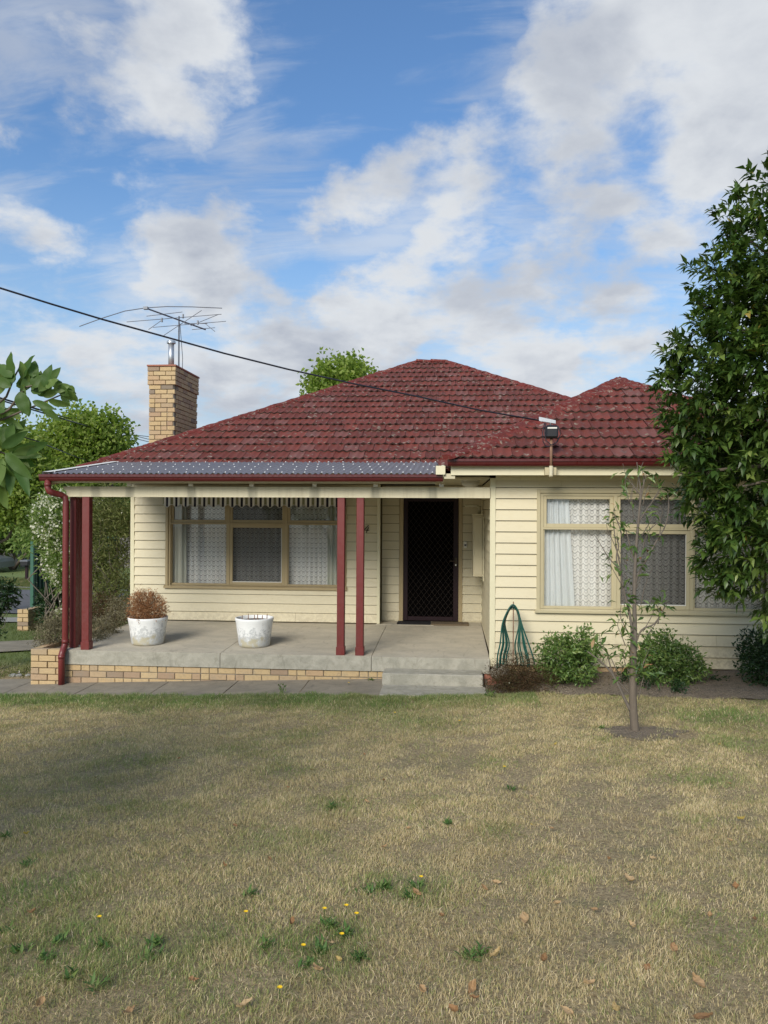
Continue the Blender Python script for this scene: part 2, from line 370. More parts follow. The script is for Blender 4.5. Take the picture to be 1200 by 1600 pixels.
M['grass'] = leafmat('lawn grass blade', [(0, (.12, .21, .055)), (.26, (.27, .32, .10)), (.46, (.49, .415, .215)), (.75, (.72, .57, .34)), (.97, (.88, .75, .51)), (1, (.88, .75, .51))], .25, .7, .2)
M['fallen'] = leafmat('fallen dry leaf', [(0, (.15, .075, .035)), (.4, (.34, .19, .09)), (.8, (.50, .36, .20)), (1, (.48, .36, .06))], .2, .7, .2)
M['yellow'] = mat('yellow petals', lambda t: pbsdf(t, (.75, .50, .01), .6))
M['bark'] = mat('grey brown bark', lambda t: pbsdf(t, t.mix(t.noise(scl(t, gpos(t), (1, 1, .3)), 30, 6, .7), (.075, .058, .042), (.19, .155, .115)), .9, t.noise(scl(t, gpos(t), (1, 1, .25)), 50, 5), .6, .008))
M['twig'] = mat('grey twig bark', lambda t: pbsdf(t, t.mix(t.noise(gpos(t), 30, 4), (.085, .07, .055), (.19, .16, .125)), .9))

def f_glass(t):
    fr = t.node('ShaderNodeFresnel', {'IOR': 1.5}); g = t.node('ShaderNodeBsdfGlossy', {'Color': (1, 1, 1), 'Roughness': .02}); tr = t.node('ShaderNodeBsdfTransparent', {'Color': (.985, .985, .98)})
    mx = t.node('ShaderNodeMixShader', {0: t.math('MINIMUM', t.math('MULTIPLY', fr.outputs[0], 1.0), 1.0)}); t.l.new(tr.outputs[0], mx.inputs[1]); t.l.new(g.outputs[0], mx.inputs[2]); return mx.outputs[0]
M['glass'] = mat('window glass', f_glass)
def f_screen(t):
    d = t.node('ShaderNodeBsdfDiffuse', {'Color': (.075, .075, .07)}); tr = t.node('ShaderNodeBsdfTransparent'); mx = t.node('ShaderNodeMixShader', {0: .30})
    t.l.new(tr.outputs[0], mx.inputs[1]); t.l.new(d.outputs[0], mx.inputs[2]); return mx.outputs[0]
M['screen'] = mat('fly screen mesh', f_screen)
def f_lace(t):
    uv = opos(t); s = t.node('ShaderNodeSeparateXYZ', {0: uv}); k = 1 / .080; X = t.math('MULTIPLY', s.outputs[0], k * 1.1); Z = t.math('MULTIPLY', s.outputs[2], k)
    fx = t.math('SUBTRACT', t.math('FRACT', X), .5); fz = t.math('SUBTRACT', t.math('FRACT', Z), .5)
    r = t.math('SQRT', t.math('ADD', t.math('MULTIPLY', fx, fx), t.math('MULTIPLY', fz, fz)))
    ring = t.ramp(t.math('ABSOLUTE', t.math('SUBTRACT', r, .25)), .04, .09, 1, 0)
    sc = t.math('SUBTRACT', t.math('FRACT', t.math('ADD', Z, t.math('MULTIPLY', t.math('ABSOLUTE', t.math('SINE', t.math('MULTIPLY', X, PI))), .36))), .5)
    line = t.ramp(t.math('ABSOLUTE', t.math('ADD', sc, .38)), .05, .11, 1, 0)
    op = t.math('SUBTRACT', t.math('SUBTRACT', .97, t.math('MULTIPLY', line, .46)), t.math('MULTIPLY', ring, .34), clamp=True)
    d = t.node('ShaderNodeBsdfDiffuse', {'Color': (.88, .88, .85)}); tl = t.node('ShaderNodeBsdfTranslucent', {'Color': (.7, .74, .74)}); m0 = t.node('ShaderNodeMixShader', {0: .10}); t.l.new(d.outputs[0], m0.inputs[1]); t.l.new(tl.outputs[0], m0.inputs[2])
    tr = t.node('ShaderNodeBsdfTransparent'); mx = t.node('ShaderNodeMixShader', {0: op}); t.l.new(tr.outputs[0], mx.inputs[1]); t.l.new(m0.outputs[0], mx.inputs[2]); return mx.outputs[0]
M['lace'] = mat('white lace with rings', f_lace)
M['drape'] = mat('grey green drape cloth', lambda t: pbsdf(t, t.mix(t.noise(scl(t, gpos(t), (6, 6, .3)), 4, 3), (.44, .45, .38), (.62, .63, .55)), .9))
M['drape_w'] = mat('pale drape cloth', lambda t: pbsdf(t, t.mix(t.noise(scl(t, gpos(t), (6, 6, .3)), 4, 3), (.56, .60, .61), (.76, .80, .81)), .9))
def f_valance(t):
    s = t.node('ShaderNodeSeparateXYZ', {0: opos(t)}); f = t.math('FRACT', t.math('MULTIPLY', s.outputs[0], 1 / .157))
    g = t.math('ABSOLUTE', t.math('SUBTRACT', f, .46))
    col = t.mix(t.math('GREATER_THAN', g, .37), (.78, .76, .68), (.25, .25, .14)); col = t.mix(t.math('LESS_THAN', g, .135), col, (.012, .010, .018))
    return pbsdf(t, col, .9)
M['valance'] = mat('striped awning canvas', f_valance)
def f_corr(t):
    p = gpos(t); n = t.noise(p, 4, 5); return pbsdf(t, t.mix(n, (.155, .145, .15), (.225, .21, .215)), .5, t.noise(p, 60, 3), .1, .003, Metallic=.15)
M['corr'] = mat('weathered corrugated sheet', f_corr)
def f_pot(t):
    p = opos(t); z = t.node('ShaderNodeSeparateXYZ', {0: p}).outputs[2]; n = t.noise(p, 13, 8, .78, .5); n2 = t.noise(p, 60, 5, .7); n3 = t.noise(t.vmath('ADD', p, (3, 3, 3)), 5, 5, .7)
    low = t.ramp(z, .38, .0, 0, .34, False); col = t.mix(t.ramp(t.math('ADD', n, low), .60, .74, 0, .85), (.80, .80, .77), (.46, .47, .46)); col = t.mix(t.ramp(t.math('ADD', n3, low), .72, .85), col, (.46, .42, .30))
    return pbsdf(t, col, .75, n2, .6, .006)
M['pot'] = mat('flaking white pot paint', f_pot)
M['potsoil'] = mat('potting soil', lambda t: pbsdf(t, (.05, .035, .025), .95, t.noise(gpos(t), 60, 4), 1, .02))
M['mat_b'] = mat('black rubber mat', lambda t: pbsdf(t, (.012, .011, .014), .9, t.noise(gpos(t), 150, 3), 1, .01))
M['mat_t'] = mat('brown coir mat', lambda t: pbsdf(t, t.mix(t.noise(gpos(t), 150, 3), (.10, .07, .04), (.24, .18, .11)), .95, t.noise(gpos(t), 200, 3), 1, .01))
M['greensteel'] = mat('green steel fencing', lambda t: pbsdf(t, (.035, .115, .075), .45))
M['greendark'] = mat('dark green fence sheet', lambda t: pbsdf(t, (.015, .05, .035), .5))
M['paling'] = mat('grey paling timber', lambda t: pbsdf(t, t.mix(t.noise(scl(t, gpos(t), (4, 4, .4)), 3, 5), (.13, .12, .11), (.24, .22, .20)), .9))
M['carpaint'] = mat('silver car paint', lambda t: pbsdf(t, (.24, .26, .28), .3, Metallic=.5))
M['carglass'] = mat('dark car glass', lambda t: pbsdf(t, (.02, .025, .03), .08))
M['lamp'] = mat('frosted lamp glass', lambda t: pbsdf(t, (.62, .60, .52), .3))

# ------------------------------------------------------------------ ground
HB = ([9.5, 15, 17.5, 22, 30, 43, 80, 300, 900], [-.06, -.19, -.39, -.66, -.85, -1.1, -1.6, -3, -6])
def gz(x, y):
    x = np.asarray(x, float); y = np.asarray(y, float)
    b = .08 + .036 * (np.clip(x, -7, 5) + .5)
    front = b + .062 * (9.2 - np.clip(y, -1, 9.2))
    hb = np.interp(y, *HB); wgt = np.clip((y - 10.0) / 4.0, 0, 1); wgt = wgt * wgt * (3 - 2 * wgt)
    bump = .012 * np.sin(x * 2.1 + y * 1.3) * np.sin(y * 1.7 - x * .6) * np.clip((9.0 - y) / 2, 0, 1)
    dip = .07 * np.clip((x + 1.15) / .25, 0, 1) * np.clip((.95 - x) / .25, 0, 1) * np.clip((y - 9.05) / .2, 0, 1) * np.clip((10.6 - y) / .3, 0, 1)
    bump = bump - dip
    return np.where(y < 10.0, front, b * (1 - wgt) + hb * wgt) + bump
def gzf(x, y): return float(gz(x, y))
def axis(lo, hi, fine_lo, fine_hi, step):
    a = list(np.arange(fine_lo, fine_hi + 1e-6, step)); s = step; v = fine_hi
    while v < hi: s *= 1.35; v += s; a.append(min(v, hi))
    s = step; v = fine_lo; pre = []
    while v > lo: s *= 1.35; v -= s; pre.append(max(v, lo))
    return np.array(pre[::-1] + a)
def sheet(name, xs, ys, mat_, parent=None, off=0.0, zf=gz):
    X, Y = np.meshgrid(xs, ys); Z = zf(X, Y) + off; V = np.stack([X, Y, Z], -1).reshape(-1, 3); nx, ny = len(xs), len(ys)
    i = np.arange(ny - 1)[:, None] * nx + np.arange(nx - 1)[None, :]; i = i.ravel()
    return np_mesh(name, V, np.stack([i, i + 1, i + nx + 1, i + nx], -1), mat_, parent, smooth=True)
tag(sheet('ground', axis(-900, 900, -12, 8, .25), axis(-60, 900, -1, 20, .25), M['ground']), 'sloping dry suburban ground around the house', kind='structure')

def strip(name, pts_l, pts_r, mat_, off, sub=10, kind='structure', label=None, thick=0.0):
    """a conforming sheet between two polylines"""
    V = []; F = []; n = 0; m = 5
    L = []; R = []
    for P, O in ((pts_l, L), (pts_r, R)):
        for i in range(len(P) - 1):
            for k in range(sub): t = k / sub; O.append((P[i][0] * (1 - t) + P[i + 1][0] * t, P[i][1] * (1 - t) + P[i + 1][1] * t))
        O.append(P[-1])
    for a, b in zip(L, R):
        for k in range(m + 1):
            t = k / m; x = a[0] * (1 - t) + b[0] * t; y = a[1] * (1 - t) + b[1] * t; V.append((x, y, gzf(x, y) + off))
    for i in range(len(L) - 1):
        for k in range(m): F.append((i * (m + 1) + k, i * (m + 1) + k + 1, (i + 1) * (m + 1) + k + 1, (i + 1) * (m + 1) + k))
    o = mesh_obj(name, V, F, mat_, smooth=True); tag(o, label, kind=kind); return o

# house path in front of the porch (slabs with joints)
def path_z(x): return .08 + .036 * (np.clip(x, -9, 1) + .5) + .004
rng = random.Random(5)
px_edges = [-9.5, -8.2, -6.9, -5.75, -4.75, -3.75, -2.80, -1.84, -.62]
pth = empty('path', (-4, 9.7, 0), 'grey concrete path of cracked slabs along the porch', 'path'); pth['kind'] = 'structure'; del pth['category']
yf = lambda x: 9.22 if x > -3 else 9.22 + (-3 - x) * .07
for i in range(len(px_edges) - 1):
    a, b = px_edges[i] + .006, px_edges[i + 1] - .006; mb = MB()
    back = 10.2 if a > -5.3 else 10.35
    za, zb = float(path_z(a)), float(path_z(b)); dzt = rng.uniform(-.004, .004)
    mb.add([(a, yf(a), za + dzt), (b, yf(b), zb + dzt), (b, back, zb + .01), (a, back, za + .01), (a, yf(a), za - .12), (b, yf(b), zb - .12), (b, back, zb - .12), (a, back, za - .12)],
           [(0, 1, 2, 3), (5, 4, 7, 6), (4, 5, 1, 0), (5, 6, 2, 1), (6, 7, 3, 2), (7, 4, 0, 3)])
    mb.build('paving_slab', M['path'], pth)
tag(MB().box(-9.5, -.6, 9.6, 10.19, -.3, float(path_z(-9.5)) - .03).build('path_bed', M['soil'], pth), kind='stuff')

# ------------------------------------------------------------------ the house
WL, WD, WR = 12.55, 12.92, 10.15          # main front wall, recessed door wall, wing front wall
XL = -5.33                                 # left end of the house
XW = .55                                   # left side of the wing
XR = 4.70
house = empty('weatherboard_house', (-.4, 12.5, 0), 'cream weatherboard house with dark red tiled hip roof and raised front porch', 'house')
def Hm(mb, name, m, smooth=False, parent=None): return mb.build(name, M[m], parent or house, smooth)

def floor_z(y): return .37 + (y - 10.05) / (12.95 - 10.05) * .07
PITCH_L, PITCH_R = .1475, .1445
jrg = random.Random(19)
def boards(wall, x0, x1, Yw, z0, z1, pitch, openings, side=None):
    """real lapped boards, one object each; side=None faces the street, side='x' runs along y on the plane x=Yw"""
    z = z0
    while z < z1 - .02:
        zt = min(z + pitch, z1)
        segs = [(x0, x1, z, zt)] if x1 - x0 < 2.6 or jrg.random() < .55 else (lambda q: [(x0, q - .0015, z, zt), (q + .0015, x1, z, zt)])(x0 + (x1 - x0) * jrg.uniform(.2, .8))
        for (a, b, c, d) in openings:
            new = []
            for s in segs:
                if s[1] <= a or s[0] >= b or s[3] <= c or s[2] >= d: new.append(s); continue
                if s[0] < a: new.append((s[0], a, s[2], s[3]))
                if s[1] > b: new.append((b, s[1], s[2], s[3]))
                m0, m1 = max(s[0], a), min(s[1], b)
                if s[2] < c - .008: new.append((m0, m1, s[2], c))
                if s[3] > d + .008: new.append((m0, m1, d, s[3]))
            segs = new
        for (a, b, c, d) in segs:
            if b - a < .02: continue
            lo = .027 - .022 * (c - z) / pitch; hi = .027 - .022 * (d - z) / pitch
            top = min(d - (.008 if d == zt else 0), z1)
            prof = [(-lo, c), (-hi, top), (.012, top), (.012, c)]
            mb = MB()
            if side is None: mb.prism([(Yw + p[0], p[1]) for p in prof], 'x', a, b)
            else: mb.prism([(Yw + p[0], p[1]) for p in prof], 'y', a, b)
            mb.build('weatherboard', M['board'], wall)
        z += pitch
def wall_sheet(name, x0, x1, Ya, Yb, z0, z1, openings):
    mb = MB(); xs = sorted({x0, x1} | {o[0] for o in openings} | {o[1] for o in openings})
    for a, b in zip(xs[:-1], xs[1:]):
        spans = [(z0, z1)]
        for o in openings:
            if o[0] < (a + b) / 2 < o[1]: spans = [q for s in spans for q in ((s[0], min(s[1], o[2])), (max(s[0], o[3]), s[1])) if q[1] > q[0] + .001]
        for s in spans: mb.box(a, b, Ya, Yb, s[0], s[1])
    return Hm(mb, name, 'sheath')

# openings
lw0 = at(259, 916, WL); lw1 = at(541, 780, WL)
LW = (lw0.x, lw1.x, at(400, 919, WL).z, 2.52)
dl, dr = at(625, 800, WD).x, at(722, 800, WD).x
DW = (dl, dr, floor_z(WD) - .02, 2.60)
RW = (at(838, 900, WR).x, at(1210, 900, WR).x + .02, at(900, 956, WR).z, at(900, 765, WR).z)
XC = at(592, 900, WL).x                     # corner where the wall steps back to the door
SOF = 2.72
w1 = wall_sheet('wall', XL, XC, WL + .013, WL + .11, .2, SOF, [LW])
boards(w1, XL + .045, XC - .03, WL, .452, SOF, PITCH_L, [LW])
w2 = wall_sheet('wall', XC - .11, XW + .1, WD + .013, WD + .11, .2, SOF, [DW])
boards(w2, XC + .02, XW - .02, WD, .46, SOF, PITCH_L, [DW])
w3 = wall_sheet('wall', XW + .012, XR, WR + .013, WR + .11, .28, SOF, [RW])
boards(w3, XW + .045, XR, WR, .29, SOF, PITCH_R, [RW])
mb = MB(); mb.box(XW + .013, XW + .1, WR + .112, WD + .01, .2, SOF); w4 = Hm(mb, 'wall', 'sheath')
boards(w4, WR + .03, WD - .02, XW, .44, SOF, PITCH_R, [], side='x')
mb = MB(); mb.box(XL + .001, XL + .1, WL + .112, 19.5, -.2, SOF); mb.box(XL, XR, 19.5, 19.6, -.2, SOF); mb.box(XR - .1, XR, WR + .112, 19.49, .1, SOF); mb.box(XC - .11, XC - .01, WL + .112, WD + .012, .3, SOF); w5 = Hm(mb, 'wall', 'sheath')
boards(w5, WL + .04, 19.5, XL, .16, SOF, PITCH_L, [], side='x')
# corner stops
for (x0, x1, y0, y1, z0) in ((XL - .022, XL + .044, WL - .026, WL + .04, .42), (XC - .03, XC + .018, WL - .026, WL + .05, .44), (XW - .028, XW + .044, WR - .028, WR + .03, .26), (XW - .03, XW, WD - .03, WD + .01, .44)):
    Hm(MB().box(x0, x1, y0, y1, z0, SOF, .003), 'corner_trim', 'trim')
Hm(MB().box(XC + .018, dl, WD - .012, WD + .012, .44, .459), 'base_trim', 'beam'); Hm(MB().box(dr, XW - .03, WD - .012, WD + .012, .44, .459), 'base_trim', 'beam')
# the closed, unlit rooms behind the windows
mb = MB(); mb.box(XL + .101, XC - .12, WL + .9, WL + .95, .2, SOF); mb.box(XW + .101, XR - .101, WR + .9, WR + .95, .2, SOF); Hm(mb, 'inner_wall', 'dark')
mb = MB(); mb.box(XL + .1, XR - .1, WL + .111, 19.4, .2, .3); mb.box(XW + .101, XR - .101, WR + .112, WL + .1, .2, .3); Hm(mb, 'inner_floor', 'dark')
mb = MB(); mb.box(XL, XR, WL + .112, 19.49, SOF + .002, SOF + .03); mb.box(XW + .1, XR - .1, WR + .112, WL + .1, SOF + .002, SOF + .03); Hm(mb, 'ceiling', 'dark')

# windows -------------------------------------------------------------
def window(x0, x1, z0, z1, Y, muls, trans, fm, screens, sill_drop=.03):
    """x0..z1 outer edge of the architrave; muls = mullion centre x; trans = transom z; per column screens for lower sash"""
    win = Hm(MB().box(x0, x0 + .045, Y - .032, Y + .03, z0, z1, .003).box(x1 - .045, x1, Y - .032, Y + .03, z0, z1, .003).box(x0 + .045, x1 - .045, Y - .032, Y + .03, z1 - .045, z1, .003), 'window', fm)
    P = lambda mb, n, m, sm=False: mb.build(n, M[m], win, sm)
    P(MB().prism([(Y - .062, z0 - .012), (Y - .062, z0 + .018), (Y - .02, z0 + .036), (Y + .05, z0 + .040), (Y + .05, z0 - .012)], 'x', x0 - .02, x1 + .02), 'sill', fm)
    a, b, c, d = x0 + .045, x1 - .045, z0 + .040, z1 - .045
    P(MB().box(a, a + .04, Y - .012, Y + .09, c, d).box(b - .04, b, Y - .012, Y + .09, c, d).box(a + .04, b - .04, Y - .012, Y + .09, d - .035, d).box(a + .04, b - .04, Y - .008, Y + .09, c, c + .012), 'frame', fm)
    cols = [a + .04] + muls + [b - .04]
    for m in muls: P(MB().box(m - .022, m + .022, Y - .010, Y + .09, c + .012, d - .035, .003), 'mullion', fm)
    for i in range(len(cols) - 1):
        l = cols[i] + (.022 if i > 0 else 0); r = cols[i + 1] - (.022 if i < len(cols) - 2 else 0)
        P(MB().box(l, r, Y - .016, Y + .085, trans - .014, trans + .014, .003), 'transom', fm)
        def sash(l, r, lo, hi, wd, yo):
            P(MB().box(l, l + wd, Y + yo, Y + yo + .035, lo, hi, .004).box(r - wd, r, Y + yo, Y + yo + .035, lo, hi, .004).box(l + wd, r - wd, Y + yo, Y + yo + .035, lo, lo + wd * 1.1, .004).box(l + wd, r - wd, Y + yo, Y + yo + .035, hi - wd, hi, .004), 'sash', fm)
        sash(l, r, trans + .014, d - .035, .045, .0)
        P(MB().box(l + .04, r - .04, Y + .026, Y + .030, trans + .04, d - .06), 'pane', 'glass')
        if i in screens:
            sash(l, r, c + .012, trans - .014, .05, -.004)
            P(MB().box(l + .045, r - .045, Y + .010, Y + .012, c + .05, trans - .05), 'fly_screen', 'screen'); P(MB().box(l + .02, r - .02, Y + .050, Y + .054, c + .02, trans - .02), 'pane', 'glass')
            P(MB().box(l + .05, r - .05, Y - .008, Y - .001 , c + .058, c + .070).box(r - .058, r - .05, Y - .008, Y - .001, c + .07, trans - .07), 'screen_edge', 'white')
            P(MB().box(l + .05, r - .05, Y + .008, Y + .0095, trans + .055, d - .075), 'fly_screen', 'screen')
        else:
            P(MB().box(l, r, Y + .03, Y + .034, c + .012, trans - .014), 'pane', 'glass')
            P(MB().box(l, l + .018, Y + .004, Y + .05, c + .012, trans - .014).box(r - .018, r, Y + .004, Y + .05, c + .012, trans - .014).box(l + .018, r - .018, Y + .004, Y + .05, c + .012, c + .03), 'glazing_bead', fm)
    return win
xw = lambda px, Y: at(px, 850, Y).x
zl = lambda py: at(400, py, WL).z
winL = window(LW[0], LW[1], LW[2], LW[3], WL, [xw(357, WL), xw(447, WL)], zl(818.5), 'frame', {1})
zr = lambda py, px=900: at(px, py, WR).z
winR = window(RW[0], RW[1], RW[2], RW[3], WR, [xw(961, WR), xw(1081, WR)], zr(826), 'frame2', {1})

def curtain(x0, x1, z0, z1, Y, n, amp, m, name, label, slant=0.0, seed=0, group=None):
    rg = random.Random(seed); ph = [rg.uniform(0, 6.28) for _ in range(5)]; nx = int(n * 10); nz = 8; V = []; F = []
    for j in range(nz + 1):
        t = j / nz
        for i in range(nx + 1):
            s = i / nx; x = x0 + (x1 - x0) * s; a = amp * (.6 + .5 * math.sin(s * 9 + ph[0]) ** 2)
            y = a * math.sin(s * n * 2 * PI + ph[1] + .9 * math.sin(s * 7 + ph[2])) + .3 * a * math.sin(s * n * 5.3 + ph[3] + t)
            V.append((x + slant * (1 - t) * s, Y + y, z0 + (z1 - z0) * t))
    for j in range(nz):
        for i in range(nx): k = j * (nx + 1) + i; F.append((k, k + 1, k + nx + 2, k + nx + 1))
    o = mesh_obj(name, V, F, M[m], smooth=True); tag(o, label, 'curtain', group); return o
def at_x(px, Y): return at(px, 870, Y).x
cl = WL + .125; z0c, z1c = LW[2] - .03, LW[3] + .05
curtain(at_x(262, cl), at_x(293, cl), z0c, z1c, cl - .03, 4, .022, 'drape', 'drape', 'grey green drape hanging at the left end of the porch window', seed=1)
curtain(at_x(292, cl), at_x(404, cl), z0c, z1c, cl, 11, .016, 'lace', 'lace_curtain', 'white lace curtain with rings behind the left half of the porch window', seed=2)
curtain(at_x(403, cl), at_x(478, cl), z0c, z1c, cl + .02, 6, .012, 'lace', 'lace_curtain', 'flatter lace curtain behind the fly screen of the porch window', seed=3)
curtain(at_x(477, cl), at_x(514, cl), z0c, z1c, cl, 4, .018, 'lace', 'lace_curtain', 'narrow lace curtain beside the right drape of the porch window', seed=4)
curtain(at_x(512, cl), at_x(540, cl), z0c, z1c, cl - .03, 4, .022, 'drape', 'drape', 'grey green drape behind the right end of the porch window', seed=5)
cr_ = WR + .125; z0c, z1c = RW[2] - .03, RW[3] + .05
curtain(at_x(846, cr_), at_x(886, cr_), z0c, z1c, cr_ - .035, 5, .018, 'drape_w', 'drape', 'pale blue grey drape at the left end of the wing window', seed=6, slant=.10)
curtain(at_x(880, cr_), at_x(968, cr_), z0c, z1c, cr_, 6, .015, 'lace', 'lace_curtain', 'white ring patterned lace curtain in the first panel of the wing window', seed=7)
curtain(at_x(884, cr_), at_x(912, cr_), z0c, z0c + (z1c - z0c) * .985, cr_ + .04, 3, .014, 'drape_w', 'lining_curtain', 'bright lining cloth showing through lace in the first panel of the wing window', seed=17, slant=.22)
curtain(at_x(968, cr_), at_x(1086, cr_), z0c, z1c, cr_ + .01, 9, .013, 'lace', 'lace_curtain', 'shadowed lace curtain behind the fly screen of the wing window', seed=8)
curtain(at_x(1086, cr_), at_x(1215, cr_), z0c, z1c, cr_, 10, .014, 'lace', 'lace_curtain', 'lace curtain in the last panel of the wing window behind the tree', seed=9)

# door ----------------------------------------------------------------
fz = floor_z(WD)
door = Hm(MB().box(dl + .075, dr - .065, WD - .004, WD + .03, fz + .012, 2.53), 'door', 'void')
Hm(MB().box(dl - .008, dl + .06, WD - .036, WD + .10, fz, 2.60, .004).box(dr - .055, dr + .008, WD - .036, WD + .10, fz, 2.60, .004).box(dl + .06, dr - .055, WD - .034, WD + .10, 2.53, 2.60), 'door_frame', 'frame')
a, b = dl + .062, dr - .057
MB().box(a, a + .075, WD - .03, WD - .006, fz + .015, 2.528, .004).box(b - .085, b, WD - .03, WD - .006, fz + .015, 2.528, .004).box(a + .075, b - .085, WD - .03, WD - .006, fz + .015, fz + .085, .004).box(a + .075, b - .085, WD - .03, WD - .006, 2.45, 2.528, .004).build('door_stile', M['doorred'], door)
M['grille'] = mat('bronze security grille', lambda t: pbsdf(t, (.032, .024, .018), .6, Specular_IOR_Level=.2))
mb = MB(); gx0, gx1, gz0, gz1 = a + .075, b - .085, fz + .085, 2.45; st = .118
def diag(sign):
    k = -60
    while k < 60:
        c = k * st; p = []
        for i in range(2):
            pass
        # line: x = gx0 + t ; z = gz0 + c + sign*1.25*t
        t0, t1 = 0.0, gx1 - gx0; zA = gz0 + c; sl = sign * 1.3
        zs, ze = zA, zA + sl * t1
        lo, hi = sorted((zs, ze))
        if hi > gz0 and lo < gz1:
            tt = [0.0, t1]
            for lim in (gz0, gz1):
                q = (lim - zA) / sl
                if 0 < q < t1: tt.append(q)
            tt = [q for q in tt if gz0 - 1e-6 <= zA + sl * q <= gz1 + 1e-6]
            if len(tt) >= 2 and max(tt) - min(tt) > .01: mb.tube([(gx0 + min(tt), WD - .017 + .004 * sign, zA + sl * min(tt)), (gx0 + max(tt), WD - .017 + .004 * sign, zA + sl * max(tt))], .0026, 4, False)
        k += 1
diag(1); diag(-1)
tag(mb.build('grille', M['grille'], door), kind='stuff')
MB().box(b - .065, b - .02, WD - .045, WD - .031, fz + .93, fz + 1.08, .004).tube([(b - .045, WD - .045, fz + 1.02), (b - .045, WD - .085, fz + 1.02), (b - .15, WD - .085, fz + 1.02)], .009, 8).build('handle', M['brass'], door)
MB().box(b - .055, b - .035, WD - .047, WD - .044, fz + .94, fz + .965).build('keyhole', M['white'], door)

# small fittings
db = at(727, 851, WD)
tag(MB().box(db.x - .028, db.x + .028, WD - .045, WD - .02, db.z - .055, db.z + .055, .006).build('doorbell', M['white']), 'small white doorbell box right of the front door', 'doorbell')
tag(MB().box(db.x - .016, db.x + .016, WD - .052, WD - .045, db.z - .02, db.z + .008, .004).build('button', M['black'], bpy.data.objects['doorbell']))
mbx0, mbx1 = at(738, 850, WD - .35).x, XW - .022
mz0, mz1 = at(745, 898, WD - .4).z, at(745, 805, WD - .4).z
meter = Hm(MB().box(mbx0, mbx1, WD - .80, WD - .36, mz0, mz1, .008), 'meter_box', 'board'); COL.objects.unlink(meter) if False else None
meter.parent = None; tag(meter, 'tall cream meter box mounted on the porch side wall beside the door', 'meter box')
MB().box(mbx0 - .015, mbx1, WD - .83, WD - .34, mz1, mz1 + .022, .005).build('lid', M['board'], meter)
MB().box(mbx0 + .02, mbx1 - .02, WD - .812, WD - .80, mz0 + .03, mz1 - .03, .004).build('door', M['board'], meter)
mb = MB().box(XW - .035, XW - .020, WD - .86, WD - .83, mz0 - .06, mz1 - .03)
mb.build('side_batten', M['trim'], meter)
tag(MB().tube([(mbx1 - .06, WD - .55, mz1 + .02), (mbx1 - .06, WD - .55, mz1 + .12), (mbx1 - .10, WD - .52, mz1 + .15), (mbx1 - .28, WD - .45, mz1 + .15)], .024, 10).build('conduit', M['soffit'], meter, True))
# house number 4
n4 = at(573, 827, WL)
def poly_obj(mb, pts, y0, y1): mb.prism(pts, 'y', y0, y1)
mb = MB(); ox, oz, h = n4.x, n4.z, .115
def bar(p, q, wd):
    p, q = Vector(p), Vector(q); d = (q - p).normalized(); nn = Vector((-d.y, d.x)) * wd / 2
    poly_obj(mb, [(ox + v.x, oz + v.y) for v in (p + nn, p - nn, q - nn, q + nn)], WL - .034, WL - .022)
bar((.030, h * .52), (-.038, -.010), .011); bar((-.040, -.012), (.040, -.018), .012); bar((.034, h * .30), (-.004, -h * .5), .013); bar((.016, h * .53), (.038, h * .50), .012)
tag(mb.build('house_number', M['brass']), 'dark metal digit 4 on the boards right of the porch posts', 'house number')
lt = at(735, 749, 10.85)
lamp = empty('ceiling_light', (lt.x, 10.85, SOF), 'round frosted dome light under the eave above the door step', 'ceiling light')
MB().lathe((lt.x, 10.85, SOF - .02), [(.001, -.085), (.05, -.082), (.09, -.068), (.12, -.04), (.128, -.012), (.12, 0)], 24).build('lamp_shade', M['lamp'], lamp, True)
MB().lathe((lt.x, 10.85, SOF - .02), [(.135, 0), (.135, .02), (.05, .022)], 24).build('base', M['white'], lamp)

# awning over the porch window
aw0, aw1 = at(255, 780, WL - .2).x, at(541, 780, WL - .2).x; az = at(400, 782, WL - .2).z + .02
awn = empty('window_awning', ((aw0 + aw1) / 2, WL - .1, az), 'rolled striped canvas awning with scalloped valance over the porch window', 'awning')
mb = MB().tube([(aw0 + .02, WL - .15, az + .055), (aw1 - .02, WL - .15, az + .055)], .055, 12); mb.build('canvas_roll', M['black'], awn, True)
MB().box(aw0, aw1, WL - .21, WL - .022, az + .115, az + .128).build('hood', M['black'], awn)
V = []; F = []; nx = int((aw1 - aw0) / .013)
for i in range(nx + 1):
    x = (aw1 - aw0) * i / nx; ph = x / .157; zb = -.108 - .022 * math.cos((ph - .46) * 2 * PI); yy = -.215 + .006 * math.sin(ph * 2 * PI)
    V += [(x, yy, .055), (x, yy + .006 * math.sin(ph * 6.28 + 1), zb + .03), (x, yy - .004, zb + .0), (x, yy - .007, zb - .009)]
F = [(4 * i + k, 4 * i + 4 + k, 4 * i + 5 + k, 4 * i + 1 + k) for i in range(nx) for k in range(2)]
mesh_obj('valance', V, F, M['valance'], awn, True, loc=Vector((aw0, WL, az)))
F2 = [(4 * i + 2, 4 * i + 6, 4 * i + 7, 4 * i + 3) for i in range(nx)]
mesh_obj('valance_trim', V, F2, M['white'], awn, True, loc=Vector((aw0, WL, az)))
for x in (aw0 + .06, aw1 - .02):
    mb = MB(); mb.tube([(x, WL - .03, az - .1), (x, WL - .03, LW[2] - .02)], .006, 6); mb.box(x - .014, x + .014, WL - .045, WL - .021, az - .32, az - .27); mb.box(x - .014, x + .014, WL - .045, WL - .021, LW[2] - .01, LW[2] + .04)
    mb.build('guide_rod', M['frame'], awn)

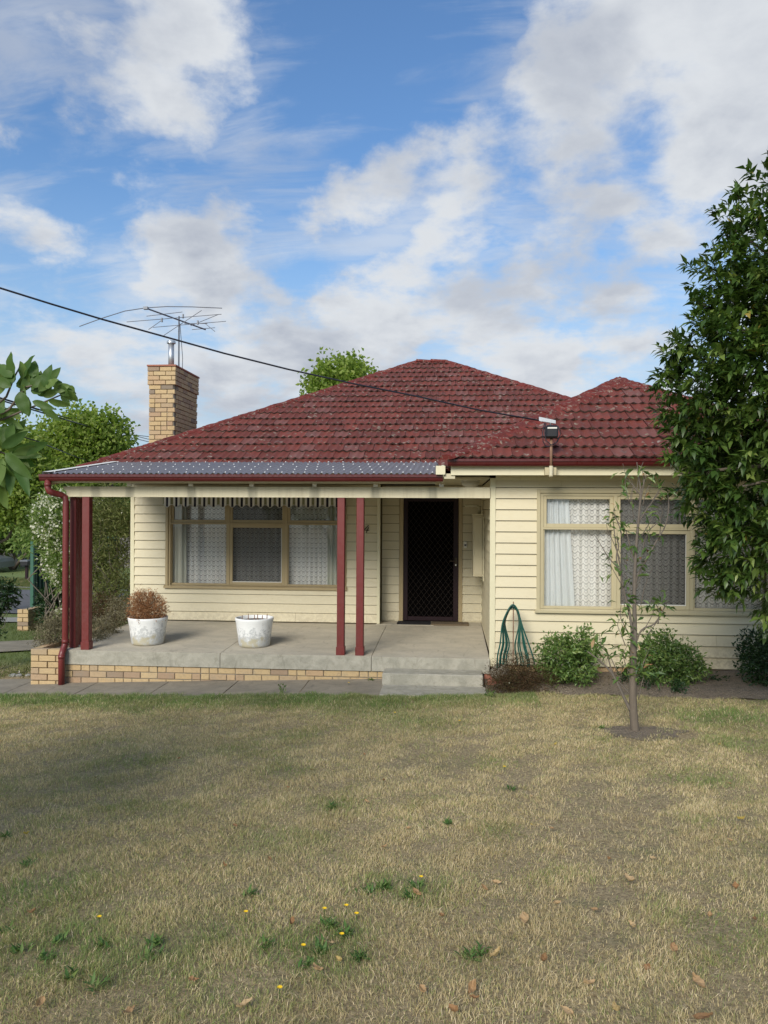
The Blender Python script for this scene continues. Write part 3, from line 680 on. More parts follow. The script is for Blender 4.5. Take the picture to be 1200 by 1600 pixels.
# mats
md = at(667, 974, 12.75)
tag(MB().box(dl - .02, dl + .53, 12.55, 12.85, fz - .005, fz + .012, .003).build('doormat', M['mat_b']), 'black rubber doormat on the left below the front door', 'doormat')
tag(MB().box(dl + .54, dl + 1.15, 12.52, 12.82, fz - .008, fz + .016, .003).build('doormat', M['mat_t']), 'brown coir doormat beside the black one at the front door', 'doormat')

# ------------------------------------------------------------------ porch slab, footing, steps
SX0, SX1, SY = -5.24, XW - .03, 10.05
def slab_top(y): return floor_z(y)
mb = MB(); xj = [SX0, -3.05, -1.02, SX1]
for a, b in zip(xj[:-1], xj[1:]):
    m = MB(); g = .004; a2 = a + (g if a > SX0 else 0); b2 = b - (g if b < SX1 else 0); yb = WL if b < XC + .5 else WD
    zf = floor_z(SY); zb = floor_z(yb)
    bm = bmesh.new(); vs = [bm.verts.new(v) for v in [(a2, SY, zf - .19), (b2, SY, zf - .19), (b2, yb, zf - .19), (a2, yb, zf - .19), (a2, SY, zf), (b2, SY, zf), (b2, yb, zb), (a2, yb, zb)]]
    for f in [(0, 3, 2, 1), (4, 5, 6, 7), (0, 1, 5, 4), (1, 2, 6, 5), (2, 3, 7, 6), (3, 0, 4, 7)]: bm.faces.new([vs[i] for i in f])
    bmesh.ops.bevel(bm, geom=[e for e in bm.edges if all(v.co.y < SY + .01 and v.co.z > zf - .01 for v in e.verts)], offset=.012, segments=2, affect='EDGES')
    m.bm(bm); o = m.build('porch_slab', M['slab'], house); o.data.materials.append(M['slabedge'])
    for p in o.data.polygons:
        if p.normal.y < -.5 or (p.center.y < SY + .02 and p.normal.z < .9): p.material_index = 1
m = MB().box(XC - .04, XC + .9, WL - .05, WD, .2, floor_z(WD) - .004); Hm(m, 'porch_slab', 'slab')
# brick footing
BL, BH, BG = .228, .076, .010
brick_variants = []
def brick_mesh(L, Wd, Hh, seed):
    rg = random.Random(seed); bm = bmesh.new(); bmesh.ops.create_cube(bm, size=1)
    for v in bm.verts: v.co = Vector((v.co.x * L, v.co.y * Wd, v.co.z * Hh))
    bmesh.ops.bevel(bm, geom=[e for e in bm.edges if all(v.co.y < 0 for v in e.verts)], offset=.005, segments=1, affect='EDGES')
    for v in bm.verts: v.co += Vector((rg.uniform(-.0015, .0015), rg.uniform(-.0025, .0015), rg.uniform(-.0015, .0015)))
    me = bpy.data.meshes.new('brick'); bm.to_mesh(me); bm.free(); me.materials.append(M['brick']); return me
_bc = {}
def get_brick(L, var):
    k = (round(L, 3), var % 4)
    if k not in _bc: _bc[k] = brick_mesh(L, .10, BH, hash(k) & 1023)
    return _bc[k]
brg = random.Random(11)
def brick_run(parent, x0, x1, y, z0, courses, dirx=True, zstop=None, off=0, halves=True, bury=None, mat_over=None):
    """bricks laid along x (dirx) or along y, outer face on y (or x)=y"""
    for c in range(courses):
        z = z0 + c * (BH + BG) + BH / 2; s = x0 - ((c + off) % 2) * (BL + BG) / 2
        while s < x1 - .01:
            a = max(s, x0); b = min(s + BL, x1)
            if b - a > .03:
                if brg.random() < .14 and b - a > .2: parts = [(a, a + .107), (a + .117, b)]
                else: parts = [(a, b)]
                for (p, q) in parts:
                    jj = brg.uniform(-.004, .003); L = round(q - p, 2) - .001
                    if bury and bury((p + q) / 2, z): continue
                    me = get_brick(L, brg.randrange(4))
                    if dirx: o = piece(me, 'brick', ((p + q) / 2, y + .05 + jj, z), parent)
                    else: o = piece(me, 'brick', (y - .05 + jj, (p + q) / 2, z), parent, rot=(0, 0, PI / 2))
            s += BL + BG
foot = Hm(MB().box(SX0 + .02, -.66, SY + .035, SY + .14, -.3, .172), 'footing', 'mortar')
brick_run(foot, SX0 + .02, -.62, SY + .022, .172 - 3 * (BH + BG) + .008, 3)
foot2 = Hm(MB().box(XW + .0, XR, WR + .03, WR + .14, -.1, .276), 'footing', 'mortar')
brick_run(foot2, XW + .02, XR, WR + .012, .276 - 2 * (BH + BG) + .008, 2)
# steps
sx0, sx1 = at(597, 1055, 9.72).x, at(755, 1055, 9.72).x
stz = .225
M['stepc'] = M['slabedge']
Hm(MB().box(sx0, sx1, 9.72, SY - .001, -.1, stz, .012), 'step', 'slabedge')
lz = .085
Hm(MB().box(sx0 + .01, sx1 + .03, 9.17, 9.719, -.1, lz, .01), 'step', 'slabedge')
Hm(MB().box(sx1 + .03, XW + .02, SY + .02, WR, .0, .178), 'footing_end', 'redbrick')
for (dx, dy, hh) in ((.06, -.12, .09), (.10, -.02, .12), (.17, -.08, .07)):
    tag(MB().box(sx1 + dx, sx1 + dx + .11, 10.0 + dy - .1, 10.0 + dy, .05, .07 + hh, .01).build('broken_brick', M['redbrick']), {.06: 'piece of red brick nearest the end of the porch step', .10: 'tallest red brick piece in the gap beside the porch step', .17: 'low red brick piece half hidden by the heath beside the step'}[dx], 'brick')

# ------------------------------------------------------------------ verandah frame
BY0, BY1 = 10.10, 10.19
bz0 = at(440, 777.2, BY0).z; bz1 = at(440, 760.8, BY0).z
bx0 = at(102, 770, BY0).x
bev = [(bx0 + .03, bz0), (XW - .03, bz0), (XW - .03, bz1), (bx0 - .03, bz1), (bx0 - .028, bz1 - .035), (bx0 + .015, bz1 - .065), (bx0 + .018, bz0 + .03)]
Hm(MB().prism(bev, 'y', BY0, BY1), 'verandah_beam', 'beam')
RY0, RZ0, RY1, RZ1 = 9.93, 2.757, 12.05, 3.04
rs = (RZ1 - RZ0) / (RY1 - RY0)
rxs = [at(p, 757, BY0).x for p in (203, 299, 394, 492, 587, 690)]
for x in [SX0 - .02] + rxs:
    y0, y1 = RY0 + .03, 12.3; zt = lambda y: RZ0 + rs * (y - RY0) - .022
    Hm(MB().add([(x - .022, y0, zt(y0) - .09), (x + .022, y0, zt(y0) - .09), (x + .022, y1, zt(y1) - .09), (x - .022, y1, zt(y1) - .09), (x - .022, y0, zt(y0)), (x + .022, y0, zt(y0)), (x + .022, y1, zt(y1)), (x - .022, y1, zt(y1))],
                [(0, 3, 2, 1), (4, 5, 6, 7), (0, 1, 5, 4), (1, 2, 6, 5), (2, 3, 7, 6), (3, 0, 4, 7)]), 'rafter', 'trim')
    if x > SX0: Hm(MB().box(x - .03, x + .03, BY0 - .035, BY0 - .003, bz1 + .004, bz1 + .045, .004), 'rafter_bracket', 'white')
RX0 = -5.44; RX1 = at(680, 740, RY0).x
# corrugated sheet
V = []; F = []; cw = .076; n = int((RX1 - RX0) / (cw / 6)); rows = [RY0 - .03, RY0 + .5, RY0 + 1.1, RY0 + 1.7, RY1]
for y in rows:
    for i in range(n + 1):
        x = RX0 + (RX1 - RX0) * i / n; V.append((x, y, RZ0 + rs * (y - RY0) + .012 + .010 * math.cos(2 * PI * x / cw)))
for j in range(len(rows) - 1):
    for i in range(n): k = j * (n + 1) + i; F.append((k, k + 1, k + n + 2, k + n + 1))
vr = mesh_obj('verandah_roof', V, F, M['corr'], house, True)
mb = MB(); jj = 0
for y in (RY0 + .04, RY0 + .5, RY0 + 1.0, RY0 + 1.5, RY1 - .1):
    x = RX0 + .1 + (.076 if jj % 2 else 0); jj += 1
    while x < RX1 - .03:
        xc = round(x / cw) * cw; zc = RZ0 + rs * (y - RY0) + .022
        mb.lathe((xc, y, zc), [(.011, 0), (.011, .004), (.005, .010)], 6); x += cw * 2.4
M['screw'] = mat('pale screw heads', lambda t: pbsdf(t, (.75, .75, .72), .4))
tag(mb.build('roof_screws', M['screw'], vr), kind='stuff')
Hm(MB().add([(RX0 - .02, RY0 - .03, RZ0 + .03), (RX0 + .10, RY0 - .03, RZ0 + .03), (RX0 + .10, RY1, RZ1 + .03), (RX0 - .02, RY1, RZ1 + .03), (RX0 - .02, RY0 - .03, RZ0 - .05), (RX0 - .02, RY1, RZ1 - .05)], [(0, 1, 2, 3), (0, 3, 5, 4)]), 'barge_flashing', 'white')
Hm(MB().add([(RX0 - .0, RY0, RZ0 - .16), (RX0 + .03, RY0, RZ0 - .16), (RX0 + .03, RY1 + .2, RZ1 - .14), (RX0, RY1 + .2, RZ1 - .14), (RX0, RY0, RZ0 - .052), (RX0 + .03, RY0, RZ0 - .052), (RX0 + .03, RY1 + .2, RZ1 - .03), (RX0, RY1 + .2, RZ1 - .03)],
           [(0, 3, 2, 1), (4, 5, 6, 7), (0, 1, 5, 4), (1, 2, 6, 5), (2, 3, 7, 6), (3, 0, 4, 7)]), 'barge_board', 'trim')
def gutter(x0, x1, y, z, name='gutter'):
    """quad gutter: back at y, lip z"""
    p = [(y, z + .0), (y, z - .085), (y - .085, z - .09), (y - .10, z - .068), (y - .105, z - .045), (y - .118, z - .035), (y - .118, z - .006), (y - .108, z), (y - .100, z - .010), (y - .108, z - .012), (y - .108, z - .030), (y - .095, z - .04), (y - .09, z - .062), (y - .08, z - .078), (y - .01, z - .075), (y - .01, z)]
    return Hm(MB().prism(p, 'x', x0, x1), name, 'red')
gv = at(400, 741, RY0 - .12).z
gutter(RX0 - .02, at(692, 745, RY0 - .12).x, RY0 - .005, gv)
Hm(MB().box(RX0 + .03, RX1 + .02, RY0 + .0, RY0 + .025, gv - .11, RZ0 - .012), 'fascia', 'trim')
# posts
def post(px0, px1, y, wdt=.105, dep=.105, foot_=True):
    x0 = at(px0, 900, y).x; x1 = at(px1, 900, y).x; z = floor_z(y)
    mb = MB().box(x0, x1, y, y + dep, z, bz0 - .0 if y > BY0 - .01 else bz1, .006)
    p = Hm(mb, 'verandah_post', 'redpost')
    if foot_: MB().box(x0 - .008, x1 + .008, y - .008, y + dep + .008, z, z + .11, .004).build('post_shoe', M['redpost'], p)
    return p
post(526.5, 538, BY0 + .0); post(556.5, 568, BY0 + .0); post(127.5, 139, BY0 + .0); post(108.5, 118, BY0 + .10, foot_=False); post(119, 124, BY0 + .30, dep=.10, foot_=False)
# downpipe
pr = .042
g0 = at(75, 750, RY0 - .06)
dpx = at(102.5, 900, BY0 - .02)
dlow = at(96, 1040, SY - .09)
mb = MB(); y1 = BY0 - .02
mb.tube([(g0.x, RY0 - .06, gv - .07), (g0.x, RY0 - .06, at(75, 763, RY0 - .06).z), (g0.x + .02, RY0 - .06 , at(75, 768, RY0 - .06).z), (g0.x + .05, RY0 - .05, at(85, 770, RY0).z),
         (dpx.x - .06, y1 - .02, at(95, 773, y1).z), (dpx.x - .015, y1, at(102, 777, y1).z), (dpx.x, y1, at(102, 783, y1).z), (dpx.x, y1, at(102, 1004, y1).z), (dpx.x - .005, y1 - .01, at(102, 1010, y1).z), (dlow.x + .01, SY - .08, at(97, 1018, SY - .08).z), (dlow.x, SY - .09, at(97, 1024, SY - .09).z), (dlow.x, SY - .09, at(96, 1071.5, SY - .09).z)], pr, 14)
dp = Hm(mb, 'downpipe', 'redpost', True)
mb = MB()
for (x, y, z) in ((dpx.x, y1, at(102, 1002, y1).z), (dlow.x, SY - .09, at(96, 1026, SY - .09).z), (g0.x, RY0 - .06, at(75, 757, RY0 - .06).z)): mb.tube([(x, y, z - .025), (x, y, z + .025)], pr + .004, 14)
mb.build('pipe_collar', M['redpost'], dp, True)
# stepped ceiling lining behind the beam
Hm(MB().box(RX1 - .05, XW - .03, BY1 + .001, WD + .1, SOF, SOF + .02), 'soffit', 'soffit')
Hm(MB().add([(XL, 12.31, 2.94), (RX1, 12.31, 2.94), (RX1, WL + .1, 2.94), (XL, WL + .1, 2.94), (XL, 12.31, 2.72), (RX1, 12.31, 2.72)], [(0, 1, 2, 3), (4, 5, 1, 0)]), 'ceiling', 'soffit')
Hm(MB().box(XL, XC, WL - .001, WL + .1, SOF, 3.1), 'wall', 'board')

# ------------------------------------------------------------------ wing eave
EY, EX, EZ = 9.68, -.02, 2.93
fb, ft = at(870, 742.5, EY + .1).z, at(870, 726, EY + .1).z
Hm(MB().box(EX + .03, XR + .6, EY + .10, EY + .125, fb, ft + .05), 'fascia', 'trim')
Hm(MB().box(EX + .03, EX + .055, EY + .126, 12.2, fb, ft + .05), 'fascia', 'trim')
Hm(MB().box(EX + .056, XR + .58, EY + .126, WR - .022, fb + .015, fb + .03), 'soffit', 'soffit')
Hm(MB().box(EX + .056, XW - .03, WR - .02, BY0 + 1.5, fb + .015, fb + .03), 'soffit', 'soffit')
Hm(MB().box(XW + .044, XR, WR - .03, WR, fb - .05, fb + .014), 'frieze', 'trim')
gutter(at(700, 719, EY - .0).x, XR + .65, EY + .098, at(870, 716.5, EY).z)
fl = at(688, 735, 9.75)
Hm(MB().box(at(681, 735, 9.8).x, at(696, 735, 9.8).x, 9.76, 9.80, at(688, 742, 9.8).z, at(688, 728, 9.8).z, .004), 'flashing_block', 'trim')
Hm(MB().box(at(694, 745, 9.82).x, at(711, 745, 9.82).x, 9.80, 10.0, at(700, 748, 9.8).z, at(700, 740, 9.8).z), 'gutter_outlet', 'soffit')

# ------------------------------------------------------------------ roofs
PT = math.tan(math.radians(27.4))
ERX0, ERY, ERZ = -5.93, 11.95, 2.95
AM = 5.18
A1 = Vector((ERX0 + AM, ERY + AM, ERZ + AM * .512)); A2 = Vector((-.11, ERY + AM, A1.z)); SLM = .512
ERX1 = A2.x + AM
AW = 2.64; SLW = .538
B1 = Vector((EX + AW, EY + AW, EZ + AW * SLW)); WX1 = EX + 2 * AW
roof = Hm(MB().add([(ERX0, ERY, ERZ), (ERX1, ERY, ERZ), tuple(A2), tuple(A1), (ERX0, ERY + 2 * AM, ERZ), (ERX1, ERY + 2 * AM, ERZ)], [(0, 1, 2, 3), (0, 3, 4), (1, 5, 2), (3, 2, 5, 4), (0, 4, 5, 1)]), 'roof', 'tile')
yb = (B1.z - ERZ) / SLM + ERY
wroof = Hm(MB().add([(EX, EY, EZ), (WX1, EY, EZ), tuple(B1), (B1.x, yb, B1.z), (EX, ERY, EZ), (WX1, ERY, EZ)], [(0, 1, 2), (0, 2, 3, 4), (1, 5, 3, 2)]), 'wing_roof', 'tile')
TW, TE = .246, .31
def tile_mesh(seedv=0):
    """interlocking tile, two rolls wide: local x across, y up the slope, z off the roof"""
    n = 10; V = []; F = []
    def prof(u): return .019 * (.5 + .5 * math.cos(2 * PI * (u * 2))) ** 1.3
    L = TE + .05
    for y, zo in ((0, .014), (0, .038), (0, .0381), (L, .008)):
        for i in range(n + 1):
            u = i / n; x = -TW / 2 + .003 + (TW - .006) * u
            dip = -.012 * (1 - (.5 + .5 * math.cos(4 * PI * u))) if y == 0 else 0
            V.append((x, y - dip * .0 + (.014 * (.5 + .5 * math.cos(4 * PI * u)) if y == 0 else 0), zo + prof(u) - (.014 if zo == .012 else 0)))
    for j in (0, 2):
        for i in range(n): k = j * (n + 1) + i; F.append((k, k + 1, k + n + 2, k + n + 1))
    return V, F
TV, TF = tile_mesh()
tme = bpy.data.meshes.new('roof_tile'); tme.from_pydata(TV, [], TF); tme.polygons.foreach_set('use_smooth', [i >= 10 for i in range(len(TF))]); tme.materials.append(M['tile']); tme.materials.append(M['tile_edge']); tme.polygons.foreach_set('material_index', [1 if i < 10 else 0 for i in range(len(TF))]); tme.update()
trg = random.Random(3)
tiles = []   # (matrix, clip planes, visible depth, roof)
def face_tiles(origin, ax, up, width_fn, rows, planes, owner, show):
    """origin: eave point; ax: unit along eave; up: unit up the slope; planes: list of (co,no) keep side no>0"""
    nrm = ax.cross(up)
    for r in range(rows):
        lo, hi = width_fn(r * TE), None
        a, b = lo; st_ = (r % 2) * .5 + (.22 if r % 3 == 0 else 0)
        k0 = math.floor(a / TW - st_) - 1; k1 = math.ceil(b / TW) + 1
        for k in range(k0, k1):
            s = (k + .5 + st_) * TW
            c = origin + ax * s + up * (r * TE)
            worst = 9
            for co, no in planes: worst = min(worst, min((c + ax * dx + up * dy - co).dot(no) for dx in (-.12, .12) for dy in (0, TE)))
            best = min(max((c + ax * dx + up * dy - co).dot(no) for dx in (-.12, .12) for dy in (0, TE)) for co, no in planes)
            if best < .01: continue
            j = Matrix.Rotation(trg.gauss(0, .012), 4, 'Z') @ Matrix.Rotation(trg.gauss(0, .010), 4, 'X')
            m = Matrix((( ax.x, up.x, nrm.x, c.x), (ax.y, up.y, nrm.y, c.y), (ax.z, up.z, nrm.z, c.z + trg.uniform(-.002, .003)), (0, 0, 0, 1))) @ j
            cc = c - Vector((0, 0, CAM_Z)); ang = abs(nrm.dot(cc.normalized())) / cc.length_squared
            u_, v_ = CR.dot(cc) / CF.dot(cc), CU.dot(cc) / CF.dot(cc)
            vis = show and abs(u_) < .5
            if owner is wroof and u_ * FPX + 600 > 1075: vis = False
            tiles.append([m, planes if worst < .02 else None, ang if vis else -1, owner])
def hipp(p, no): return (Vector(p), Vector(no).normalized())
upM = Vector((0, 1, SLM)).normalized(); cM = upM.y
upW = Vector((0, 1, SLW)).normalized(); cW = upW.y
XA = Vector((1, 0, 0))
rowsM = int(AM / cM / TE) + 1; rowsW = int(AW / cW / TE) + 1
rgh = Vector((EX, EY, EZ))
face_tiles(Vector((ERX0, ERY, ERZ)), XA, upM, lambda s: (s * cM, (ERX1 - ERX0) - s * cM), rowsM,
           [hipp((ERX0, ERY, 0), (1, -1, 0)), hipp((ERX1, ERY, 0), (-1, -1, 0)), hipp((0, ERY + AM, 0), (0, -1, 0))], roof, True)
face_tiles(Vector((EX, EY, EZ)), XA, upW, lambda s: (s * cW, 2 * AW - s * cW), rowsW,
           [hipp((EX, EY, 0), (1, -1, 0)), hipp((WX1, EY, 0), (-1, -1, 0))], wroof, True)
upS = Vector((1, 0, SLM)).normalized()
face_tiles(Vector((ERX0, ERY, ERZ)), Vector((0, -1, 0)), upS, lambda s: (-2 * AM + s * cM, -s * cM), rowsM,
           [hipp((ERX0, ERY, 0), (-1, 1, 0)), hipp((ERX0, ERY + 2 * AM, 0), (-1, -1, 0))], roof, False)
upS2 = Vector((1, 0, SLW)).normalized()
face_tiles(Vector((EX, EY, EZ)), Vector((0, -1, 0)), upS2, lambda s: (-(yb - EY), -s * cW), rowsW,
           [hipp((EX, EY, 0), (-1, 1, 0)), hipp((EX + AW, 0, 0), (-1, 0, 0))], wroof, False)
# main-roof tiles under the wing roof are left out
def under_wing(m):
    c = m.translation
    if not (EX + .35 < c.x < WX1 - .3): return False
    h = EZ + SLW * min(c.x - EX, WX1 - c.x, c.y - EY + 0) if c.y < yb + .4 else -9
    return c.y < yb and c.z < EZ + SLW * min(c.x - EX, WX1 - c.x, AW) - .06
tiles = [t for t in tiles if not (t[3] is roof and under_wing(t[0]))]
tiles.sort(key=lambda t: -t[2])
rest = {roof.name: [[], [], [], []], wroof.name: [[], [], [], []]}
def clipped(m, planes):
    bm = bmesh.new(); bm.from_mesh(tme)
    for v in bm.verts: v.co = m @ v.co
    for co, no in planes:
        bmesh.ops.bisect_plane(bm, geom=bm.verts[:] + bm.edges[:] + bm.faces[:], plane_co=co, plane_no=no, clear_inner=True, clear_outer=False)
        if not bm.faces: break
    return bm
n_ind = 0
for i, (m, pl, ang, owner) in enumerate(tiles):
    ind = n_ind < 296 and ang > 0
    if pl is None:
        if ind:
            o = bpy.data.objects.new('roof_tile', tme); COL.objects.link(o); o.parent = owner; o.matrix_parent_inverse = WM[owner.name].inverted(); o.matrix_basis = m; n_ind += 1
        else:
            R = rest[owner.name]; k = len(R[0]); R[0] += [m @ Vector(v) for v in TV]; R[1] += [tuple(q + k for q in f) for f in TF]; R[2] += [trg.random()] * len(TV); R[3] += [1] * 10 + [0] * (len(TF) - 10)
    else:
        bm = clipped(m, pl)
        if bm.faces:
            bm.verts.index_update(); V = [v.co.copy() for v in bm.verts]; F = [tuple(v.index for v in f.verts) for f in bm.faces]; MI = [f.material_index for f in bm.faces]
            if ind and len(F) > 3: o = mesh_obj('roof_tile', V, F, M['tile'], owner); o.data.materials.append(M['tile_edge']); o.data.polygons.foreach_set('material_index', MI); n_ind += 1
            else:
                R = rest[owner.name]; k = len(R[0]); R[0] += V; R[1] += [tuple(q + k for q in f) for f in F]; R[2] += [trg.random()] * len(V); R[3] += MI
        bm.free()
for nm, R in rest.items():
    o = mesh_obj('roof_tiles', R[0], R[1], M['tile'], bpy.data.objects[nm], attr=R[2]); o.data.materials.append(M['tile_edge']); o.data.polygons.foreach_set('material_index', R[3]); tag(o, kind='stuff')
# ridge and hip cappings
def caps(owner, p, q, r=.098, step=.40, first=0.0, lift=.02):
    p, q = Vector(p), Vector(q); d = (q - p).normalized(); L = (q - p).length; n = max(1, int(round(L / step))); st_ = L / n
    side = d.cross(Vector((0, 0, 1))).normalized(); up = side.cross(d).normalized()
    for i in range(n):
        a = p + d * (i * st_ - .01) + up * lift; b = p + d * ((i + 1) * st_ + .045) + up * lift
        V = []; F = []; K = 7
        for (c, rr, uu) in ((a, r * 1.04, .018 + trg.uniform(0, .008)), (b, r * .92, .0)):
            for k in range(K + 1):
                t = k / K * PI; V.append(c + side * math.cos(t) * rr * 1.15 + up * (math.sin(t) * rr * .62 - .048 + uu))
        V.append(a + up * -.03)
        for k in range(K): F.append((k, k + 1, K + 2 + k, K + 1 + k)); F.append((k + 1, k, len(V) - 1))
        mesh_obj('ridge_cap', V, F, M['cap'], owner)
eps = Vector((0, 0, .0))
caps(roof, (ERX0 - .03, ERY - .03, ERZ), A1); caps(roof, (ERX1, ERY, ERZ), A2); caps(roof, A1, A2 , .115, .33, lift=.03)
caps(wroof, (EX - .02, EY - .02, EZ + .01), B1); caps(wroof, (WX1, EY, EZ + .01), B1); caps(wroof, (B1.x, yb, B1.z), B1)
# mortar bedding fillets under the caps
def fillet(owner, p, q, wdt=.26):
    p, q = Vector(p), Vector(q); d = (q - p).normalized(); p = p + d * .30; side = d.cross(Vector((0, 0, 1))).normalized(); up = side.cross(d).normalized(); V = []; F = []; n = 90
    for i in range(n + 1):
        c = p + (q - p) * (i / n)
        for s, h in ((-1, -.06), (-.72, .022), (0, .06), (.72, .022), (1, -.06)): V.append(c + side * s * wdt * .5 * (1 + trg.uniform(-.22, .22)) + up * (h + trg.uniform(-.009, .009)) + Vector((0, 0, -abs(s) * .055)))
    for i in range(n):
        for k in range(4): F.append((i * 5 + k, i * 5 + k + 1, i * 5 + 6 + k, i * 5 + 5 + k))
    mesh_obj('mortar_bed', V, F, M['cap'], owner)
for o_, p, q in ((roof, (ERX0, ERY, ERZ), A1), (roof, (ERX1, ERY, ERZ), A2), (wroof, (EX, EY, EZ), B1), (wroof, (WX1, EY, EZ), B1), (roof, A1, A2)): fillet(o_, p, q, .50 if o_ is wroof else .38)
# valley tray where the wing meets the main roof
Hm(MB().tube([(EX, ERY, EZ + .03), (B1.x, yb, B1.z + .03)], .05, 6), 'valley_bed', 'cap')

# chimney -------------------------------------------------------------
cx0, cx1 = -5.70, -5.20; cy0 = 14.16; cy1 = 15.48
ctop = at(252, 571, cy0).z
chim = Hm(MB().box(cx0 + .02, cx1 - .02, cy0 + .02, cy1 - .02, 0, ctop - .02), 'chimney', 'mortar')
czb = ctop - .02 - 17 * (BH + BG)
for c in range(17):
    z = czb + c * (BH + BG); ex = .022 if c >= 13 else 0.0
    brick_run(chim, cx0 - ex, cx1 + ex, cy0 - ex, z, 1, True, off=c)
    brick_run(chim, cy0 + .108 - ex, cy1 + ex, cx1 + ex, z, 1, False, off=c + 1)
Hm(MB().box(cx0 - .035, cx1 + .035, cy0 - .035, cy1 + .035, ctop - .022, ctop + .012, .006), 'chimney_cap', 'redbrick', parent=None)
fx = at(267.5, 560, cy0 + .35)
fl_ = empty('flue_pipe', (fx.x, cy0 + .35, ctop), 'short galvanised flue pipe with a cap standing on the chimney', 'flue')
ftop = at(267, 532, cy0 + .35).z
MB().tube([(fx.x, cy0 + .35, ctop), (fx.x, cy0 + .35, ftop - .06)], .055, 16).build('pipe', M['steel'], fl_, True)
MB().lathe((fx.x, cy0 + .35, ftop - .07), [(.058, 0), (.085, .012), (.085, .05), (.075, .062), (.06, .066)], 18).build('cap', M['steel'], fl_)
# antenna
ax_ = at(279.5, 540, cy0 + .75); ay = cy0 + .75
atop = at(279.5, 498, ay).z
ant = empty('tv_antenna', (ax_.x, ay, ctop), 'thin rooftop television antenna on a mast behind the chimney flue', 'antenna')
MB().tube([(ax_.x, ay, ctop - .1), (ax_.x, ay, atop + .05)], .016, 8).build('mast', M['thinmetal'], ant)
bA, bB = at(228, 481.5, ay - .9), at(321, 515, ay + .45)
MB().tube([bA, bB], .016, 6).box(bA.x - .04, bA.x + .04, bA.y - .03, bA.y + .03, bA.z - .025, bA.z + .025).build('boom', M['thinmetal'], ant)
def el(p, q, mid=None, r=.0065):
    pts = [p] + ([mid] if mid else []) + [q]
    MB().tube(pts, r, 5).build('element', M['thinmetal'], ant)
e1 = [at(124, 510, ay - 1.2), at(160, 497, ay - 1.1), at(195, 486, ay - 1.0), at(228, 481, ay - .9), at(260, 479, ay - .85), at(300, 479.5, ay - .8), at(347, 481.5, ay - .75)]
MB().tube(e1, .0085, 5).build('element', M['thinmetal'], ant)
for (a_, b_, y_) in (((198, 503), (346, 491), ay - .4), ((229, 494), (285, 487.5), ay - .5), ((239, 511.5), (353, 502), ay), ((300, 515), (336, 512), ay + .4), ((256, 524), (315, 485), ay - .1), ((232, 515), (252, 501), ay - .4), ((298, 509), (342, 491), ay + .1), ((320, 505), (336, 518), ay + .35), ((288, 505.5), (324, 505.5), ay + .2)):
    el(at(*a_, y_), at(*b_, y_))
for p_ in ((253, 500), (309, 504), (286, 494)): v = at(*p_, ay - .1); MB().box(v.x - .012, v.x + .012, v.y - .02, v.y + .02, v.z - .04, v.z + .04).build('clip', M['thinmetal'], ant)
tag(MB().tube([(ax_.x + .02, ay, atop - .1), (ax_.x + .06, ay + .05, ctop + .3), (ax_.x + .05, ay + .06, ctop)], .006, 5).build('aerial_lead', M['cable']), 'thin lead hanging from the antenna mast to the chimney', 'cable')

# service connection ---------------------------------------------------
mb_ = at(861, 735, EY - .03); my = EY - .03
msc = empty('service_bracket', (mb_.x, my, fb), 'rusty service mast with black connection box fixed to the wing fascia', 'service bracket')
MB().tube([(mb_.x, my, at(861, 734, my).z), (mb_.x, my, at(861, 685, my).z)], .018, 10).build('mast', M['rust'], msc, True)
MB().tube([(mb_.x - .005, my - .02, at(861, 742, my).z - .02), (mb_.x, my, at(861, 742, my).z), (mb_.x, my, at(861, 728, my).z)], .025, 10).build('elbow', M['soffit'], msc, True)
MB().box(mb_.x - .07, mb_.x + .07, my + .03, my + .125, at(861, 742, my).z, at(861, 730, my).z).build('bracket_plate', M['frame2'], msc)
zb0, zb1 = at(861, 685, my).z, at(861, 665, my).z
bx = MB().box(mb_.x - .075, mb_.x + .078, my - .075, my + .03, zb0, zb1, .02).build('connection_box', M['black'], msc)
MB().box(mb_.x - .055, mb_.x + .06, my - .079, my - .075, zb1 - .045, zb1 - .028).build('box_sticker', M['white'], bx)
MB().tube([(mb_.x - .01, my, zb1), (mb_.x - .01, my, zb1 + .045), (mb_.x - .05, my, zb1 + .05)], .014, 8).build('hook', M['steel'], msc, True)
c0 = at(842, 655, my); c1 = at(868, 659.5, my)
MB().add([(c0.x, my - .02, c0.z - .022), (c1.x, my - .02, c1.z - .02), (c1.x, my - .02, c1.z + .02), (c0.x, my - .02, c0.z + .028), (c0.x, my + .015, c0.z - .022), (c1.x, my + .015, c1.z - .02), (c1.x, my + .015, c1.z + .02), (c0.x, my + .015, c0.z + .028)],
         [(0, 1, 2, 3), (7, 6, 5, 4), (0, 4, 5, 1), (1, 5, 6, 2), (2, 6, 7, 3), (3, 7, 4, 0)]).build('cable_clamp', M['steel'], msc)
def loop(pts, r=.006): MB().tube([at(a, b, my + dy) for a, b, dy in pts], r, 6).build('wire_loop', M['cable'], msc, True)
loop([(851, 661, 0), (848, 675, -.02), (848.5, 690, -.02), (853, 698, -.02), (861, 697, -.01), (871, 690, .03), (876, 678, .05), (872, 666, .03)]); loop([(853, 661, 0), (851, 676, 0), (853, 688, -.03), (861, 695, -.04), (869, 692, -.04), (873, 684, -.02)])
cab_l = at(0, 450, 7.4); ce = at(843, 657, my)
cpts = [(843, 657), (750, 641), (650, 619), (550, 599), (450, 577), (350, 552), (250, 524), (160, 499), (80, 475), (0, 450), (-120, 412), (-300, 350)]
ys = [my + (i / 11) * (6.2 - my) for i in range(12)]
mbc = MB().tube([at(p[0], p[1], y) for p, y in zip(cpts, ys)], .0092, 6)
